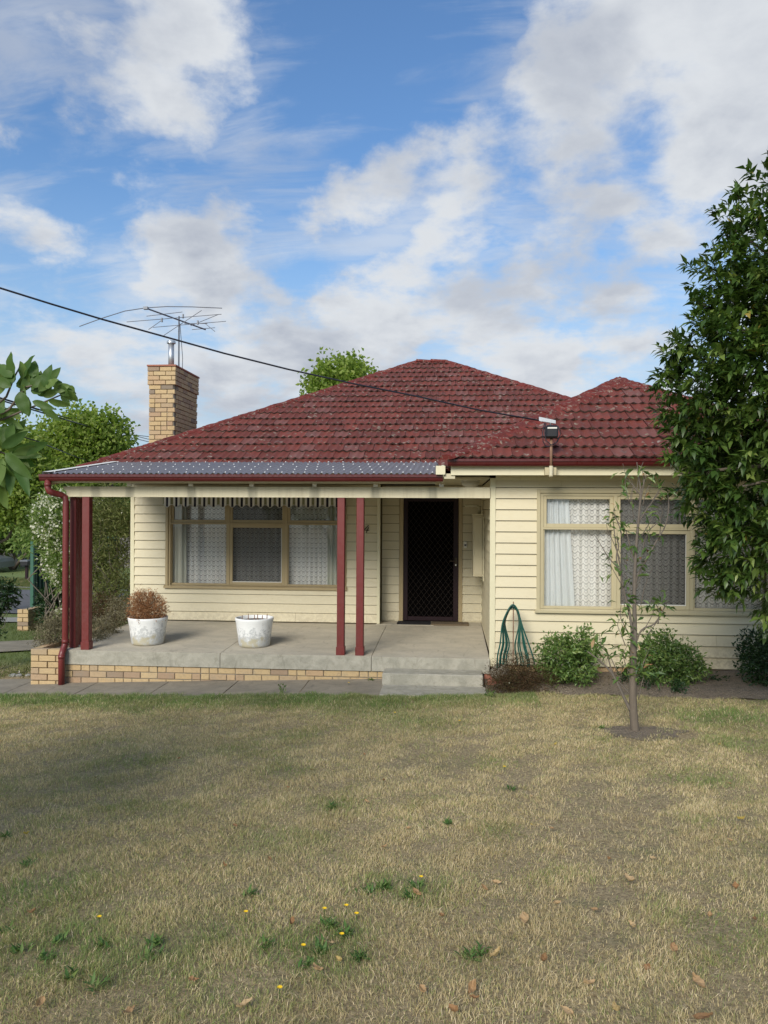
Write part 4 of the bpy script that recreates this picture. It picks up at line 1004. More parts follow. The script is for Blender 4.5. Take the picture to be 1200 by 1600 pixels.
tag(mbc.build('service_cable', M['cable'], None, True), 'black overhead service cable running from upper left down to the wing bracket', 'cable')

# ------------------------------------------------------------------ pots, hose
def pot(c, r, h, label, seed):
    rg = random.Random(seed); jt = [[rg.uniform(-.006, .006) for _ in range(36)] for _ in range(14)]
    pr_ = [(r * .74, 0), (r * .79, h * .02), (r * .82, h * .12), (r * .875, h * .40), (r * .93, h * .68), (r * .97, h * .86), (r * 1.0, h * .93), (r * 1.0, h * .985), (r * .985, h), (r * .93, h), (r * .915, h * .97), (r * .90, h * .9), (r * .88, h * .80)]
    e = empty('plant_pot', c, label, 'plant pot')
    me = MB().lathe((0, 0, 0), pr_[:], 36, lambda k, i: jt[i][k]); me.F = me.F[:-1]
    o = mesh_obj('pot_body', me.V, me.F, M['pot'], e, True, loc=Vector(c))
    MB().lathe((c[0], c[1], c[2] + h * .86), [(r * .885, 0), (r * .88, .01), (r * .4, .02), (.01, .022)], 24).build('pot_soil', M['potsoil'], e)
    return e
def pot_at(px, py_base, wpx, hpx, label, seed, ybase):
    z = floor_z(ybase); c = at(px, py_base, ybase); r = wpx / 2 / FPX * ybase / .99; h = hpx / FPX * ybase
    return pot((c.x, ybase, z), r, h, label, seed), Vector((c.x, ybase, z)), r, h
p1, pc1, pr1, ph1 = pot_at(231, 1012, 62, 43, 'large white flaking pot on the porch holding a dead brown conifer', 1, 10.62)
p2, pc2, pr2, ph2 = pot_at(397.5, 1012, 60, 45, 'large white flaking pot on the porch with only short dead stubs', 2, 10.62)
tag(MB().box(pc1.x - .15, pc1.x + .15, 10.5, 10.52, floor_z(10.5), floor_z(10.5) + .001).build('pot_stain', M['slab']), None) if False else None
mb = MB()
for i, dx in enumerate((-.17, -.09, -.01, .05, .11, .17)):
    mb.tube([(pc2.x + dx, pc2.y - .04 + .03 * (i % 3), pc2.z + ph2 * .8), (pc2.x + dx + .005, pc2.y - .04 + .03 * (i % 3), pc2.z + ph2 + .03 + .02 * (i % 2))], [.009, .006], 6)
tag(mb.build('dead_plant', M['rust']), 'short reddish dead stubs sticking out of the second pot', 'dead plant')

hx = at(802, 980, 9.85); hy = 9.85
st_e = empty('hose_stand', (hx.x, hy, .15), 'thin metal stake carrying the coiled hose against the cream wall', 'hose stand')
MB().tube([(hx.x, hy, .1), (hx.x, hy, at(802, 940, hy).z)], .007, 6).build('stake', M['rust'], st_e)
MB().tube([(hx.x, hy - .06, at(802, 948, hy).z + .02), (hx.x, hy + .05, at(802, 948, hy).z + .02)], .012, 8).build('hook', M['thinmetal'], st_e)
mb = MB(); hr = random.Random(8); ht = at(802, 947, hy).z
def hb(px, py): return at(px, py, hy - .02)
for k in range(6):
    y = hy - .07 + k * .026; a = k / 5 + hr.uniform(-.06, .06)
    lx = 777 + 14 * a; rx = 834 - 26 * a; by = 1044 - 5 * a
    tp = 946 + 2.2 * (k % 3)
    pts = [at(lx, by, y), at(lx + 1, 1024, y), at(lx + 5, 1005, y), at(785 + 4 * a, 975, y), at(793 + 2 * a, 955, y), at(799, tp, y), at(804, tp, y), at(810 - 2 * a, 956, y), at(815 - 4 * a, 975, y), at(rx - 8 + 4 * a, 1008, y), at(rx - 1, 1030, y), at(rx, by, y)]
    # smooth by catmull
    P = [pts[0]] + pts + [pts[-1]]; out = []
    for i in range(1, len(P) - 2):
        for s in range(4):
            t = s / 4; p0, p1_, p2_, p3 = P[i - 1], P[i], P[i + 1], P[i + 2]
            out.append(.5 * ((2 * p1_) + (-p0 + p2_) * t + (2 * p0 - 5 * p1_ + 4 * p2_ - p3) * t * t + (-p0 + 3 * p1_ - 3 * p2_ + p3) * t ** 3))
    out.append(pts[-1])
    mb.tube(out, .0095, 7)
tag(mb.build('garden_hose', M['hose'], None, True), 'dark green garden hose looped over a thin stake by the porch corner', 'hose')
rk = at(768, 1046, 9.93)
bm = bmesh.new(); bmesh.ops.create_icosphere(bm, subdivisions=3, radius=.13)
for v in bm.verts: v.co = Vector((v.co.x * 1.0, v.co.y * .7, v.co.z * .85)) * (1 + .06 * math.sin(v.co.x * 30 + v.co.z * 22)) + Vector((at(782, 1046, 9.9).x, 9.88, .24))
tag(MB().bm(bm).build('stone', M['path'], None, True), 'dark rounded stone by the hose at the porch corner', 'stone')

# ------------------------------------------------------------------ planter wall at the left end of the porch
gx0, gx1 = at(48, 1040, 10.0).x, at(99, 1040, 10.0).x
gtop = at(75, 1014, 10.0).z
planter = empty('brick_planter', ((gx0 + gx1) / 2, 11, -.1), 'low cream brick planter wall at the left end of the porch', 'planter')
core = MB().box(gx0 + .02, gx1 - .005, 10.035, 10.13, -.3, gtop - .012).box(gx0 + .02, gx0 + .09, 10.14, 12.4, -.4, gtop - .012).build('wall_core', M['mortar'], planter)
brick_run(core, gx0, gx1 - .01, 10.0, gtop - 6 * (BH + BG) + .004, 6, off=1)
brick_run(core, 10.11, 12.4, gx0 + .10, gtop - 6 * (BH + BG) + .004, 6, False)
MB().box(gx0 + .1, SX0 - .005, 10.13, 12.45, -.3, gtop - .06).build('planter_soil', M['soil'], planter)

# ------------------------------------------------------------------ foliage writer
def rot_from(d, roll):
    """rows: x (across), y (along), z (normal) for each leaf"""
    d = d / np.linalg.norm(d, axis=1, keepdims=True); ref = np.tile(np.array([0, 0, 1.0]), (len(d), 1)); ref[np.abs(d[:, 2]) > .95] = (1, 0, 0)
    sx = np.cross(d, ref); sx /= np.linalg.norm(sx, axis=1, keepdims=True); n = np.cross(sx, d)
    c, s = np.cos(roll)[:, None], np.sin(roll)[:, None]; return sx * c + n * s, d, n * c - sx * s
def leaf_geo(P, d, L, Wd, roll, fold=.25, curl=.15, simple=False):
    X, Yd, Z = rot_from(d, roll); L = L[:, None]; Wd = Wd[:, None]; N = len(P)
    if simple:
        V = np.stack([P, P + Yd * L * .5 + X * Wd * .5 + Z * Wd * fold, P + Yd * L - Z * L * curl, P + Yd * L * .5 - X * Wd * .5 + Z * Wd * fold], 1)
        T = (np.arange(N)[:, None, None] * 4 + np.array([[0, 1, 2], [0, 2, 3]])[None]).reshape(-1, 3); return V.reshape(-1, 3), T, 4
    m = P + Yd * L * .45; V = np.stack([P, m + X * Wd * .5 + Z * Wd * fold, m, m - X * Wd * .5 + Z * Wd * fold, P + Yd * L * .97 - Z * L * curl], 1)
    T = (np.arange(N)[:, None, None] * 5 + np.array([[0, 1, 2], [0, 2, 3], [1, 4, 2], [2, 4, 3]])[None]).reshape(-1, 3); return V.reshape(-1, 3), T, 5
def blob_clumps(blobs, n, rg, shell=.55):
    """points through the volumes, denser towards the outside; each with its outward direction"""
    vol = np.array([np.prod(b[1]) ** .75 for b in blobs]); idx = rg.choice(len(blobs), n, p=vol / vol.sum()); C = np.array([b[0] for b in blobs], float)[idx]; R = np.array([b[1] for b in blobs], float)[idx]
    d = rg.normal(size=(n, 3)); d /= np.linalg.norm(d, axis=1, keepdims=True); r = (shell ** 3 + (1 - shell ** 3) * rg.random(n)) ** (1 / 3)
    r = r * (1 + .10 * np.sin(d[:, 0] * 7 + C[:, 0] * 3) * np.sin(d[:, 2] * 6 + d[:, 1] * 5))
    return C + d * R * r[:, None], d
def foliage(name, parent, blobs, clumps, per, L, Wd, m, seed, spread=.2, droop=.3, shell=.55, simple=True, fold=.25, curl=.15, outward=.8, tint_by=.5, ground=None):
    rg = np.random.default_rng(seed); C, D_ = blob_clumps(blobs, clumps, rg, shell); n = clumps * per
    Cr = np.repeat(C, per, 0); Dr = np.repeat(D_, per, 0); ct = np.repeat(rg.random(clumps), per)
    P = Cr + rg.normal(size=(n, 3)) * spread; d = rg.normal(size=(n, 3)); d /= np.linalg.norm(d, axis=1, keepdims=True); d = d + Dr * outward; d[:, 2] -= droop * rg.random(n)
    Ls = L * rg.uniform(.65, 1.25, n); Ws = Wd * rg.uniform(.75, 1.2, n); V, T, k = leaf_geo(P, d, Ls, Ws, rg.uniform(-PI, PI, n) * .6, fold, curl, simple)
    t = np.clip(ct * tint_by + rg.random(n) * (1 - tint_by), 0, .995)
    if ground is not None:
        keep = (V.reshape(n, k, 3)[:, :, 2].min(1) > ground); kk = np.repeat(keep, k); 
        V = V.reshape(n, k, 3)[keep].reshape(-1, 3); t = t[keep]; nn = keep.sum(); T = T.reshape(n, -1, 3)[:nn].reshape(-1, 3)
    o = np_mesh(name, V, T, M[m], parent, np.repeat(t, k)); return o
def limbs(name, parent, base, tips, r0, m='bark', seed=0, kink=.12, seg=7):
    rg = random.Random(seed); mb = MB()
    for tp in tips:
        b, tp = Vector(base), Vector(tp); L = (tp - b).length; pts = [b]; 
        for k in range(1, 6):
            t = k / 5; p = b.lerp(tp, t) + Vector((rg.uniform(-1, 1), rg.uniform(-1, 1), rg.uniform(-.3, 1))) * kink * L * math.sin(t * PI) * .5; pts.append(p)
        mb.tube(pts, [r0 * (1 - .85 * k / 5) for k in range(6)], seg)
    return mb.build(name, M[m], parent, True)
def blobs_px(lst, depth_scale=1.0):
    """(px, py, Y, rpx[, depth radius]) -> world blobs"""
    out = []
    for b in lst:
        c = at(b[0], b[1], b[2]); r = b[3] / FPX * b[2]; ry = b[4] if len(b) > 4 else r; out.append(((c.x, c.y, c.z), (r, ry, r * (b[5] if len(b) > 5 else 1))))
    return out

# big evergreen on the right ------------------------------------------------
TY = 7.3
big_t = empty('evergreen_tree', (5.2, 7.6, .2), 'tall glossy evergreen tree at the right edge hanging over the wing gutter', 'tree')
tb = (5.15, 7.6, gzf(5.15, 7.6) - .05)
limbs('trunk', big_t, tb, [(4.9, 7.5, 3.2), (4.7, 7.4, 6.3), (5.3, 7.7, 5.0)], .16, seed=1)
limbs('branches', big_t, (4.9, 7.5, 2.6), [at(1100, 560, TY), at(1090, 470, TY), at(1150, 360, TY), at(1080, 640, TY), at(1130, 840, TY - .2), at(1060, 740, TY - .2), at(1200, 260, TY), at(1160, 760, TY - .5)], .06, seed=2)
TB = blobs_px([(1350, 400, TY, 205), (1265, 470, TY, 155), (1215, 560, TY, 150), (1195, 595, TY, 150), (1240, 700, TY, 175), (1290, 820, TY, 180), (1215, 770, TY - .3, 105), (1205, 860, TY - .3, 80), (1300, 300, TY, 85), (1190, 390, TY, 62), (1400, 600, TY, 260), (1150, 490, TY, 60), (1110, 690, TY, 62), (1145, 855, TY - .1, 55, .4, 1.25), (1098, 708, TY, 52), (1120, 640, TY, 75), (1085, 600, TY, 55), (1080, 690, TY, 46), (1095, 770, TY - .2, 44), (1085, 540, TY, 48), (1125, 430, TY, 50), (1165, 350, TY, 45)])
SPR = blobs_px([(1045, 722, TY - .3, 14), (1062, 700, TY - .3, 18), (1085, 745, TY - .3, 22), (1110, 770, TY - .3, 26), (1130, 810, TY - .3, 28), (1035, 590, TY, 14), (1060, 545, TY, 18), (1095, 480, TY, 20), (1152, 300, TY, 16), (1175, 285, TY, 18), (1196, 262, TY, 12), (1140, 405, TY, 14), (1120, 440, TY, 18), (1105, 905, TY - .1, 18), (1130, 915, TY - .1, 20), (1160, 915, TY - .1, 22), (1155, 830, TY - .5, 26), (1050, 640, TY, 18)])
rg = np.random.default_rng(21)
C1, D1 = blob_clumps(TB, 3500, rg, .42); C2, D2 = blob_clumps(SPR, 95, rg, .2); C = np.concatenate([C1, C2]); Dn = np.concatenate([D1, D2])
per = 13; n = len(C) * per
Dn[:, 2] += .25; Dn /= np.linalg.norm(Dn, axis=1, keepdims=True)
ang = np.tile(np.arange(per) * 2.4, len(C)) + np.repeat(rg.random(len(C)) * 6.28, per)
Dr = np.repeat(Dn, per, 0); Xs, Ys, Zs = rot_from(Dr, np.zeros(n)); side = Xs * np.cos(ang)[:, None] + Zs * np.sin(ang)[:, None]
op = rg.uniform(.5, 1.5, n)[:, None]; d = Dr + side * op; d /= np.linalg.norm(d, axis=1, keepdims=True); d[:, 2] -= rg.uniform(-.05, .45, n)
P = np.repeat(C, per, 0) + Dr * rg.uniform(-.06, .05, n)[:, None] + rg.normal(size=(n, 3)) * .012
ctint = np.repeat(rg.random(len(C)) ** 1.2, per); tt = np.clip(ctint * .55 + rg.random(n) * .42, 0, .93); tt = np.where(rg.random(n) < .006, .995, tt)
Lb = rg.uniform(.065, .140, n); Wb = Lb * rg.uniform(.28, .42, n); V, T, k = leaf_geo(P, d, Lb, Wb, rg.uniform(-.5, .5, n), .18, .16)
cc = P - np.array([0, 0, CAM_Z]); CFn, CRn, CUn = (np.array(v) for v in (CF, CR, CU)); dep = cc @ CFn; uu = (cc @ CRn) / dep * FPX + 600; vv = 800 - (cc @ CUn) / dep * FPX
score = dep + rg.random(n) * .1 + np.where((uu < 1195) & (vv > 200) & (vv < 1000), 0, 100); order = np.argsort(score)[:290]
mask = np.zeros(n, bool); mask[order] = True
V5 = V.reshape(n, 5, 3); keep = ~mask
crown = np_mesh('crown', V5[keep].reshape(-1, 3), (np.arange(keep.sum())[:, None, None] * 5 + np.array([[0, 1, 2], [0, 2, 3], [1, 4, 2], [2, 4, 3]])[None]).reshape(-1, 3), M['lf_big'], big_t, np.repeat(tt[keep], 5)); crown['kind'] = 'stuff'
crown_p = crown
for i in order:
    o = mesh_obj('leaf', [v - V5[i][0] for v in V5[i]], [(0, 1, 2), (0, 2, 3), (1, 4, 2), (2, 4, 3)], M['lf_big'], crown_p, loc=Vector([float(q) for q in V5[i][0]]), attr=[tt[i]] * 5)

# near branch at the left edge ------------------------------------------------
nb = empty('broadleaf_tree', (-3.2, 2.6, .5), 'near broad leaved tree reaching in with a few large leaves at the left edge', 'tree')
NY = 3.0
limbs('trunk', nb, (-3.3, 2.4, gzf(-3.3, 2.4)), [(-3.1, 2.5, 2.2), (-3.6, 2.6, 3.6), (-4.2, 3.4, 2.8)], .07, seed=3)
mbt = MB()
def twig(pts, r): mbt.tube([at(a, b, NY + c) for a, b, c in pts], [r * (1 - .6 * i / (len(pts) - 1)) for i in range(len(pts))], 6)
TWG = [[(-160, 700, -.3), (-60, 672, -.1), (5, 655, 0), (60, 632, 0), (112, 610, .05)], [(-160, 700, -.3), (-40, 660, 0), (10, 620, 0), (22, 590, 0), (30, 575, 0)], [(-30, 665, 0), (14, 640, 0), (40, 605, 0), (70, 598, 0)], [(-140, 760, -.2), (-60, 730, 0), (0, 706, 0), (25, 715, .03)], [(0, 655, 0), (-5, 610, 0), (2, 575, 0)]]
for tw in TWG: twig(tw, .0065)
mbt.build('branch', M['bark'], nb, True)
def big_leaf(px, py, ang, Lpx, wpx, tilt, seed, yo=0):
    """leaf from its stalk point; ang in picture degrees, tilt out of that plane"""
    rg_ = random.Random(seed); p = at(px, py, NY + yo); L = Lpx / FPX * NY; Wd = wpx / FPX * NY; a = math.radians(ang); n = 10
    dv = (Vector(_r) * math.cos(a) + Vector((0, 0, 1)) * math.sin(a)) * math.cos(tilt) - Vector(_f) * math.sin(tilt)
    sd_ = dv.cross(Vector(_f)).normalized(); nn = sd_.cross(dv).normalized(); rr = rg_.uniform(-.7, .7); sd_, nn = sd_ * math.cos(rr) + nn * math.sin(rr), nn * math.cos(rr) - sd_ * math.sin(rr)
    V = []; F = []; cu = rg_.uniform(.04, .2); wa = rg_.uniform(0, 6)
    for i in range(n + 1):
        t = i / n; w_ = Wd * .5 * (math.sin(PI * min(t ** .8, 1)) ** .75 if 0 < t < 1 else .02); wv = .05 * Wd * math.sin(t * 16 + wa); c = dv * L * t - nn * L * cu * t * t * -1 + nn * -.0
        for s_, h in ((-1, .22), (-.5, .13), (0, 0), (.5, .13), (1, .22)): V.append(c + sd_ * s_ * w_ - nn * (h * w_ * 1.0 + wv * abs(s_)))
    for i in range(n):
        for k_ in range(4): F.append((i * 5 + k_, i * 5 + k_ + 1, i * 5 + 6 + k_, i * 5 + 5 + k_))
    mesh_obj('leaf', V, F, M['lf_branch'], nb, True, loc=p, attr=[rg_.random() * .99] * len(V))
LV = [(22, 598, 95, 56, 26), (18, 600, 118, 50, 22), (36, 592, 62, 52, 22), (60, 612, 55, 62, 20), (72, 618, 100, 46, 24), (60, 612, 85, 40, 20), (25, 600, 20, 58, 22), (88, 608, -12, 36, 18), (95, 605, -50, 34, 20), (84, 610, 20, 30, 18), (30, 612, -70, 46, 26), (62, 632, -40, 48, 16), (40, 618, -85, 40, 20), (0, 610, 100, 60, 28), (-12, 620, 75, 64, 26), (4, 605, 140, 44, 22),
      (10, 700, 62, 66, 22), (14, 704, 80, 62, 20), (18, 708, 18, 66, 24), (14, 706, -6, 62, 22), (20, 712, -38, 58, 26), (10, 712, -66, 66, 28), (4, 716, -95, 78, 26), (22, 716, -55, 84, 22), (-4, 712, -110, 76, 30), (8, 700, 100, 50, 22), (-8, 705, 150, 52, 24), (6, 720, -78, 60, 24), (2, 700, 40, 56, 20), (-14, 660, 60, 50, 24), (5, 652, -30, 44, 16), (-10, 650, 20, 50, 22), (75, 625, -15, 40, 16), (50, 605, 38, 42, 20), (-10, 740, -70, 70, 26), (-15, 730, -50, 60, 26), (110, 612, -60, 22, 14), (45, 598, 110, 42, 22), (68, 605, 70, 44, 20)]
_r8 = random.Random(88); LV = [(a, b, g, l * .88, w * .86) for a, b, g, l, w in LV] + [(a + _r8.uniform(-14, 12), b + _r8.uniform(-12, 12), g + _r8.uniform(-50, 50), l * _r8.uniform(.55, .8), w * .75) for a, b, g, l, w in LV]
for i, (a_, b_, g_, l_, w_) in enumerate(LV): big_leaf(a_, b_, g_, l_, w_, random.Random(i).uniform(-.5, .5), i, random.Random(i + 99).uniform(-.06, .06))
NB = [((-3.6, 1.7, 3.0), (1.0, 1.1, .8)), ((-4.4, 2.9, 2.7), (1.1, .9, .8)), ((-4.0, 2.1, 3.5), (.9, .9, .7)), ((-4.3, 1.0, 2.6), (1.0, .9, .8))]
o = foliage('crown', nb, NB, 620, 10, .17, .055, 'lf_branch', 5, .10, .5, .3, False); o['kind'] = 'stuff'

# sapling in front of the wing window --------------------------------------
SYd = 7.15
sp_b = at(993, 1159, SYd); sp = empty('sapling', (sp_b.x, SYd, gzf(sp_b.x, SYd)), 'nearly bare grey sapling in front of the wing window', 'tree')
gzb = gzf(sp_b.x, SYd) - .03
mbs = MB()
def br(pts, r0, r1, seg=7):
    P_ = [at(a, b, SYd + (c if len(q) > 2 else 0)) for q in pts for a, b, c in [q if len(q) > 2 else (q[0], q[1], 0)]]; n_ = len(P_)
    pp = [P_[0]] + P_ + [P_[-1]]; out = []; rr = []
    for i in range(1, n_):
        for s_ in range(4):
            t = s_ / 4; a, b, c, d_ = pp[i - 1], pp[i], pp[i + 1], pp[i + 2]; out.append(.5 * ((2 * b) + (c - a) * t + (2 * a - 5 * b + 4 * c - d_) * t * t + (3 * b - a - 3 * c + d_) * t ** 3)); rr.append(r0 + (r1 - r0) * ((i - 1 + t) / (n_ - 1)))
    out.append(P_[-1]); rr.append(r1); mbs.tube(out, rr, seg)
trunk = MB()
br([(994, 1163), (993, 1150), (989, 1100), (989, 1050), (990, 1000)], .046, .028, 10)
mbs.build('trunk', M['bark'], sp, True); mbs = MB()
br([(990, 1020), (992, 1000), (991, 930), (993, 870), (997, 820), (1001, 770), (998, 745), (995, 722)], .024, .003)
br([(990, 1010), (984, 960), (974, 920), (968, 880), (962, 850), (957, 800, .05)], .014, .003); br([(990, 1015), (1002, 985), (1022, 975), (1035, 955), (1042, 945)], .010, .003)
br([(991, 930), (996, 900), (1010, 875), (1026, 845), (1040, 820), (1045, 790), (1043, 770)], .011, .003); br([(993, 880), (986, 860), (978, 830), (965, 815)], .008, .003); br([(998, 815), (1008, 800), (1018, 785), (1030, 765)], .007, .003)
br([(985, 1110), (975, 1090), (958, 1055), (940, 1035), (918, 1018)], .017, .005); br([(958, 1056), (952, 1035), (948, 1015)], .008, .004); br([(1002, 775), (990, 760), (978, 745)], .008, .003); br([(1000, 790), (1005, 760), (1010, 742)], .008, .003)
br([(986, 1088), (976, 1075), (962, 1060), (955, 1045)], .007, .004); br([(968, 890), (950, 870), (938, 850), (928, 835)], .006, .002); br([(1003, 770), (1006, 750), (1002, 728)], .005, .002); br([(968, 900), (963, 870), (967, 850), (958, 835)], .008, .003); br([(1028, 975), (1030, 955), (1022, 940)], .006, .003); br([(1030, 845), (1032, 815), (1026, 795)], .006, .002)
tw_ = random.Random(14)
for a, b in ((958, 800), (963, 812), (978, 745), (1005, 750), (1018, 752), (1030, 768), (985, 775), (1020, 800), (965, 845), (1015, 830), (955, 885), (1002, 885), (983, 910), (1022, 945), (970, 950), (965, 975), (985, 1000), (975, 1020), (1008, 1050), (1012, 1020), (940, 1010), (1035, 955), (972, 925), (1012, 905), (950, 830), (1035, 800), (1000, 735), (990, 760)):
    br([(a + (990 - a) * .5 + tw_.uniform(-3, 3), b + tw_.uniform(28, 44)), (a + (990 - a) * .2 + tw_.uniform(-4, 4), b + 16), (a, b), (a + tw_.uniform(-9, 9), b - tw_.uniform(10, 22))], .0045, .0018, 5)
mbs.build('branches', M['twig'], sp, True)
SL = [(958, 800, 4), (963, 812, 5), (978, 745, 4), (995, 735, 3), (1005, 750, 4), (1018, 752, 4), (1030, 768, 5), (985, 775, 4), (1020, 800, 6), (1043, 775, 3), (965, 845, 4), (985, 825, 5), (1015, 830, 5), (1010, 855, 5), (985, 865, 5), (955, 885, 6), (1002, 885, 6), (983, 910, 5), (1022, 945, 8), (1030, 940, 6), (970, 950, 6), (965, 975, 5), (972, 985, 5), (985, 1000, 6), (975, 1020, 9), (985, 1035, 9), (1000, 1040, 9), (1008, 1050, 8), (948, 1020, 7), (940, 1010, 6), (928, 1015, 4), (1035, 955, 5), (995, 960, 4), (1000, 1000, 5), (988, 1050, 9), (1012, 1020, 6)]
rg = np.random.default_rng(4); P = []; d = []; tn = []
for a_, b_, c_ in SL:
    p = at(a_, b_, SYd)
    for _ in range(int(c_ * 2.2)): P.append(np.array(p) + rg.normal(size=3) * .045); d.append(rg.normal(size=3) * (1, 1, .8) + (0, 0, -.1)); tn.append(rg.random() * .8)
P = np.array(P); d = np.array(d); n = len(P); Ls = rg.uniform(.06, .12, n); V, T, k = leaf_geo(P, d, Ls, Ls * .33, rg.uniform(-1, 1, n))
for i in range(n):
    mesh_obj('leaf', [tuple(q - V[i * 5]) for q in V[i * 5:i * 5 + 5]], [(0, 1, 2), (0, 2, 3), (1, 4, 2), (2, 4, 3)], M['lf_shrub'] if i % 17 else M['fallen'], sp, loc=Vector([float(q) for q in V[i * 5]]), attr=[tn[i]] * 5)

# shrubs ------------------------------------------------------------------
def shrub(name, label, blobs, clumps, per, L, Wd, m, seed, base, spread=.05, droop=.1, shell=.4, stems=8, cat='shrub', twigm='twig', outward=.8, flowers=None, sr=.008, simple=False, ground=None):
    e = empty(name, base, label, cat)
    f = foliage('foliage', e, blobs, clumps, per, L, Wd, m, seed, spread, droop, shell, simple, outward=outward, ground=ground); f['kind'] = 'stuff'
    rg_ = random.Random(seed); tips = []
    for i in range(stems):
        b_ = blobs[i % len(blobs)]; tips.append(Vector(b_[0]) + Vector([rg_.uniform(-.8, .8) * r for r in b_[1]]))
    limbs('stems', e, base, tips, sr, twigm, seed, .3, 5)
    if flowers:
        fn, fs, clm = flowers; ff = foliage('flowers', e, [(b_[0], tuple(r * 1.03 for r in b_[1])) for b_ in blobs], fn, clm, fs, fs * .8, 'petal', seed + 5, fs * .9, 0, .93, False); ff['kind'] = 'stuff'
    return e
gb = lambda px, Y: (at(px, 1000, Y).x, Y, gzf(at(px, 1000, Y).x, Y))
shrub('garden_shrub', 'rounded bright green shrub beside the hose under the wing window', blobs_px([(885, 1035, 9.55, 42, .42), (868, 1022, 9.55, 28), (905, 1010, 9.55, 28), (900, 1040, 9.45, 30)]), 360, 12, .058, .022, 'lf_shrub', 31, gb(885, 9.55), .035, 0, .35)
shrub('garden_shrub', 'green shrub behind the sapling under the middle of the wing window', blobs_px([(1040, 1038, 9.55, 42, .42), (1025, 1018, 9.55, 28), (1072, 1038, 9.5, 30), (1040, 1005, 9.5, 20), (1060, 1050, 9.4, 22)]), 380, 12, .058, .022, 'lf_shrub', 32, gb(1040, 9.55), .035, 0, .35)
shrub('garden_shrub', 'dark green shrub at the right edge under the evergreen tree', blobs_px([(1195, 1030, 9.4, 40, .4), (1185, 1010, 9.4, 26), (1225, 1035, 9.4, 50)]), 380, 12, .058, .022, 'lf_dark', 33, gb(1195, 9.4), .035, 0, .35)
shrub('heath_plant', 'low reddish brown heath at the foot of the hose beside the step', blobs_px([(795, 1060, 9.55, 34, .28, .8), (842, 1066, 9.4, 34, .28, .7), (815, 1054, 9.5, 30), (782, 1074, 9.35, 22, .2, .6), (815, 1074, 9.3, 30, .2, .5)]), 620, 16, .035, .007, 'lf_heath', 34, gb(810, 9.5), .045, -.5, .3, 14, twigm='twig', flowers=(9, .016, 2))
for k_, (a_, b_, Y_, s_) in enumerate(((1010, 1058, 9.2, 10), (1060, 1070, 9.0, 7), (975, 1050, 9.5, 14), (1128, 1060, 9.6, 12))):
    shrub('ground_plant', ['small dark seedling between the two garden shrubs', 'tiny dark plant before the middle shrub', 'small dark plant in the soil left of the sapling', 'low dark plant in the bed right of the middle shrub'][k_], blobs_px([(a_, b_ + 4, Y_, s_)]), 26, 8, .04, .018, 'lf_dark', 40 + k_, gb(a_, Y_), .03, 0, .2, 4, cat='plant')
# dead conifer in the pot
cb = (pc1.x, pc1.y, pc1.z + ph1 * .8)
shrub('dead_conifer', 'dead reddish brown dwarf conifer in the left pot', blobs_px([(230, 952, 10.6, 25, .24), (240, 955, 10.6, 20), (222, 938, 10.6, 16), (218, 958, 10.6, 15)]), 480, 12, .05, .008, 'lf_brown', 36, cb, .030, -.9, .3, 16, twigm='rust', outward=1.2, sr=.010, cat='dead plant')
# plants round the left end of the porch
shrub('dry_shrub', 'grey brown dry shrub spilling over the brick planter', blobs_px([(82, 990, 10.6, 24, .3), (92, 970, 10.8, 18), (70, 1000, 10.4, 12)]), 320, 12, .04, .010, 'lf_grey', 37, (at(84, 1000, 10.7).x, 10.7, gtop - .06), .04, -.2, .3, 10)
shrub('dry_shrub', 'low greyish shrub behind the red posts against the slab', blobs_px([(160, 985, 11.2, 20, .3), (178, 968, 11.9, 18), (150, 1000, 10.8, 14), (185, 950, 12.3, 16)]), 320, 12, .045, .011, 'lf_grey', 38, (SX0 - .1, 11.3, gtop - .06), .04, -.2, .3, 10)
shrub('purple_shrub', 'dark purplish low shrub at the house corner behind the porch', blobs_px([(185, 965, 12.9, 26, .5), (165, 950, 13.2, 26), (150, 968, 12.6, 18)]), 260, 12, .05, .014, 'lf_heath', 39, (-5.9, 12.9, -.1), .05, -.2, .3, 10)
shrub('oleander_bush', 'tall oleander covered in white flowers left of the red posts', blobs_px([(105, 815, 14.5, 45, .9), (99, 862, 14.5, 30), (126, 875, 14.5, 42, .9), (80, 798, 14.6, 24), (106, 902, 14.4, 20), (87, 830, 14.5, 24)]), 900, 12, .13, .022, 'lf_mid', 41, (-7.9, 14.6, -.2), .09, .1, .4, 14, flowers=(520, .06, 6), sr=.02, simple=True)
shrub('olive_shrub', 'tall olive green twiggy shrub behind the red posts', blobs_px([(172, 830, 14.0, 45, .7), (165, 880, 14.0, 42), (190, 800, 14.0, 45), (180, 920, 13.8, 36), (150, 800, 14.2, 35)]), 800, 12, .09, .016, 'lf_olive', 42, (-6.5, 14.0, -.2), .09, -.4, .3, 24, flowers=(30, .03, 3), sr=.015, simple=True)
shrub('hedge_shrub', 'dense dark green shrub behind the low pillar by the green fence', blobs_px([(93, 938, 15.2, 26, .6), (79, 962, 15.0, 17), (106, 950, 15.0, 32), (99, 905, 15.3, 15)]), 560, 12, .07, .03, 'lf_dark', 43, (-7.9, 15.1, -.25), .05, 0, .35, 8, simple=True)
shrub('white_flower_plant', 'small plant with white blooms beside the dry shrub and planter', blobs_px([(95, 952, 13.0, 7), (88, 962, 12.8, 6)]), 16, 8, .05, .02, 'lf_mid', 44, (at(92, 990, 13).x, 13, -.15), .03, 0, .3, 4, cat='plant', flowers=(10, .05, 4))
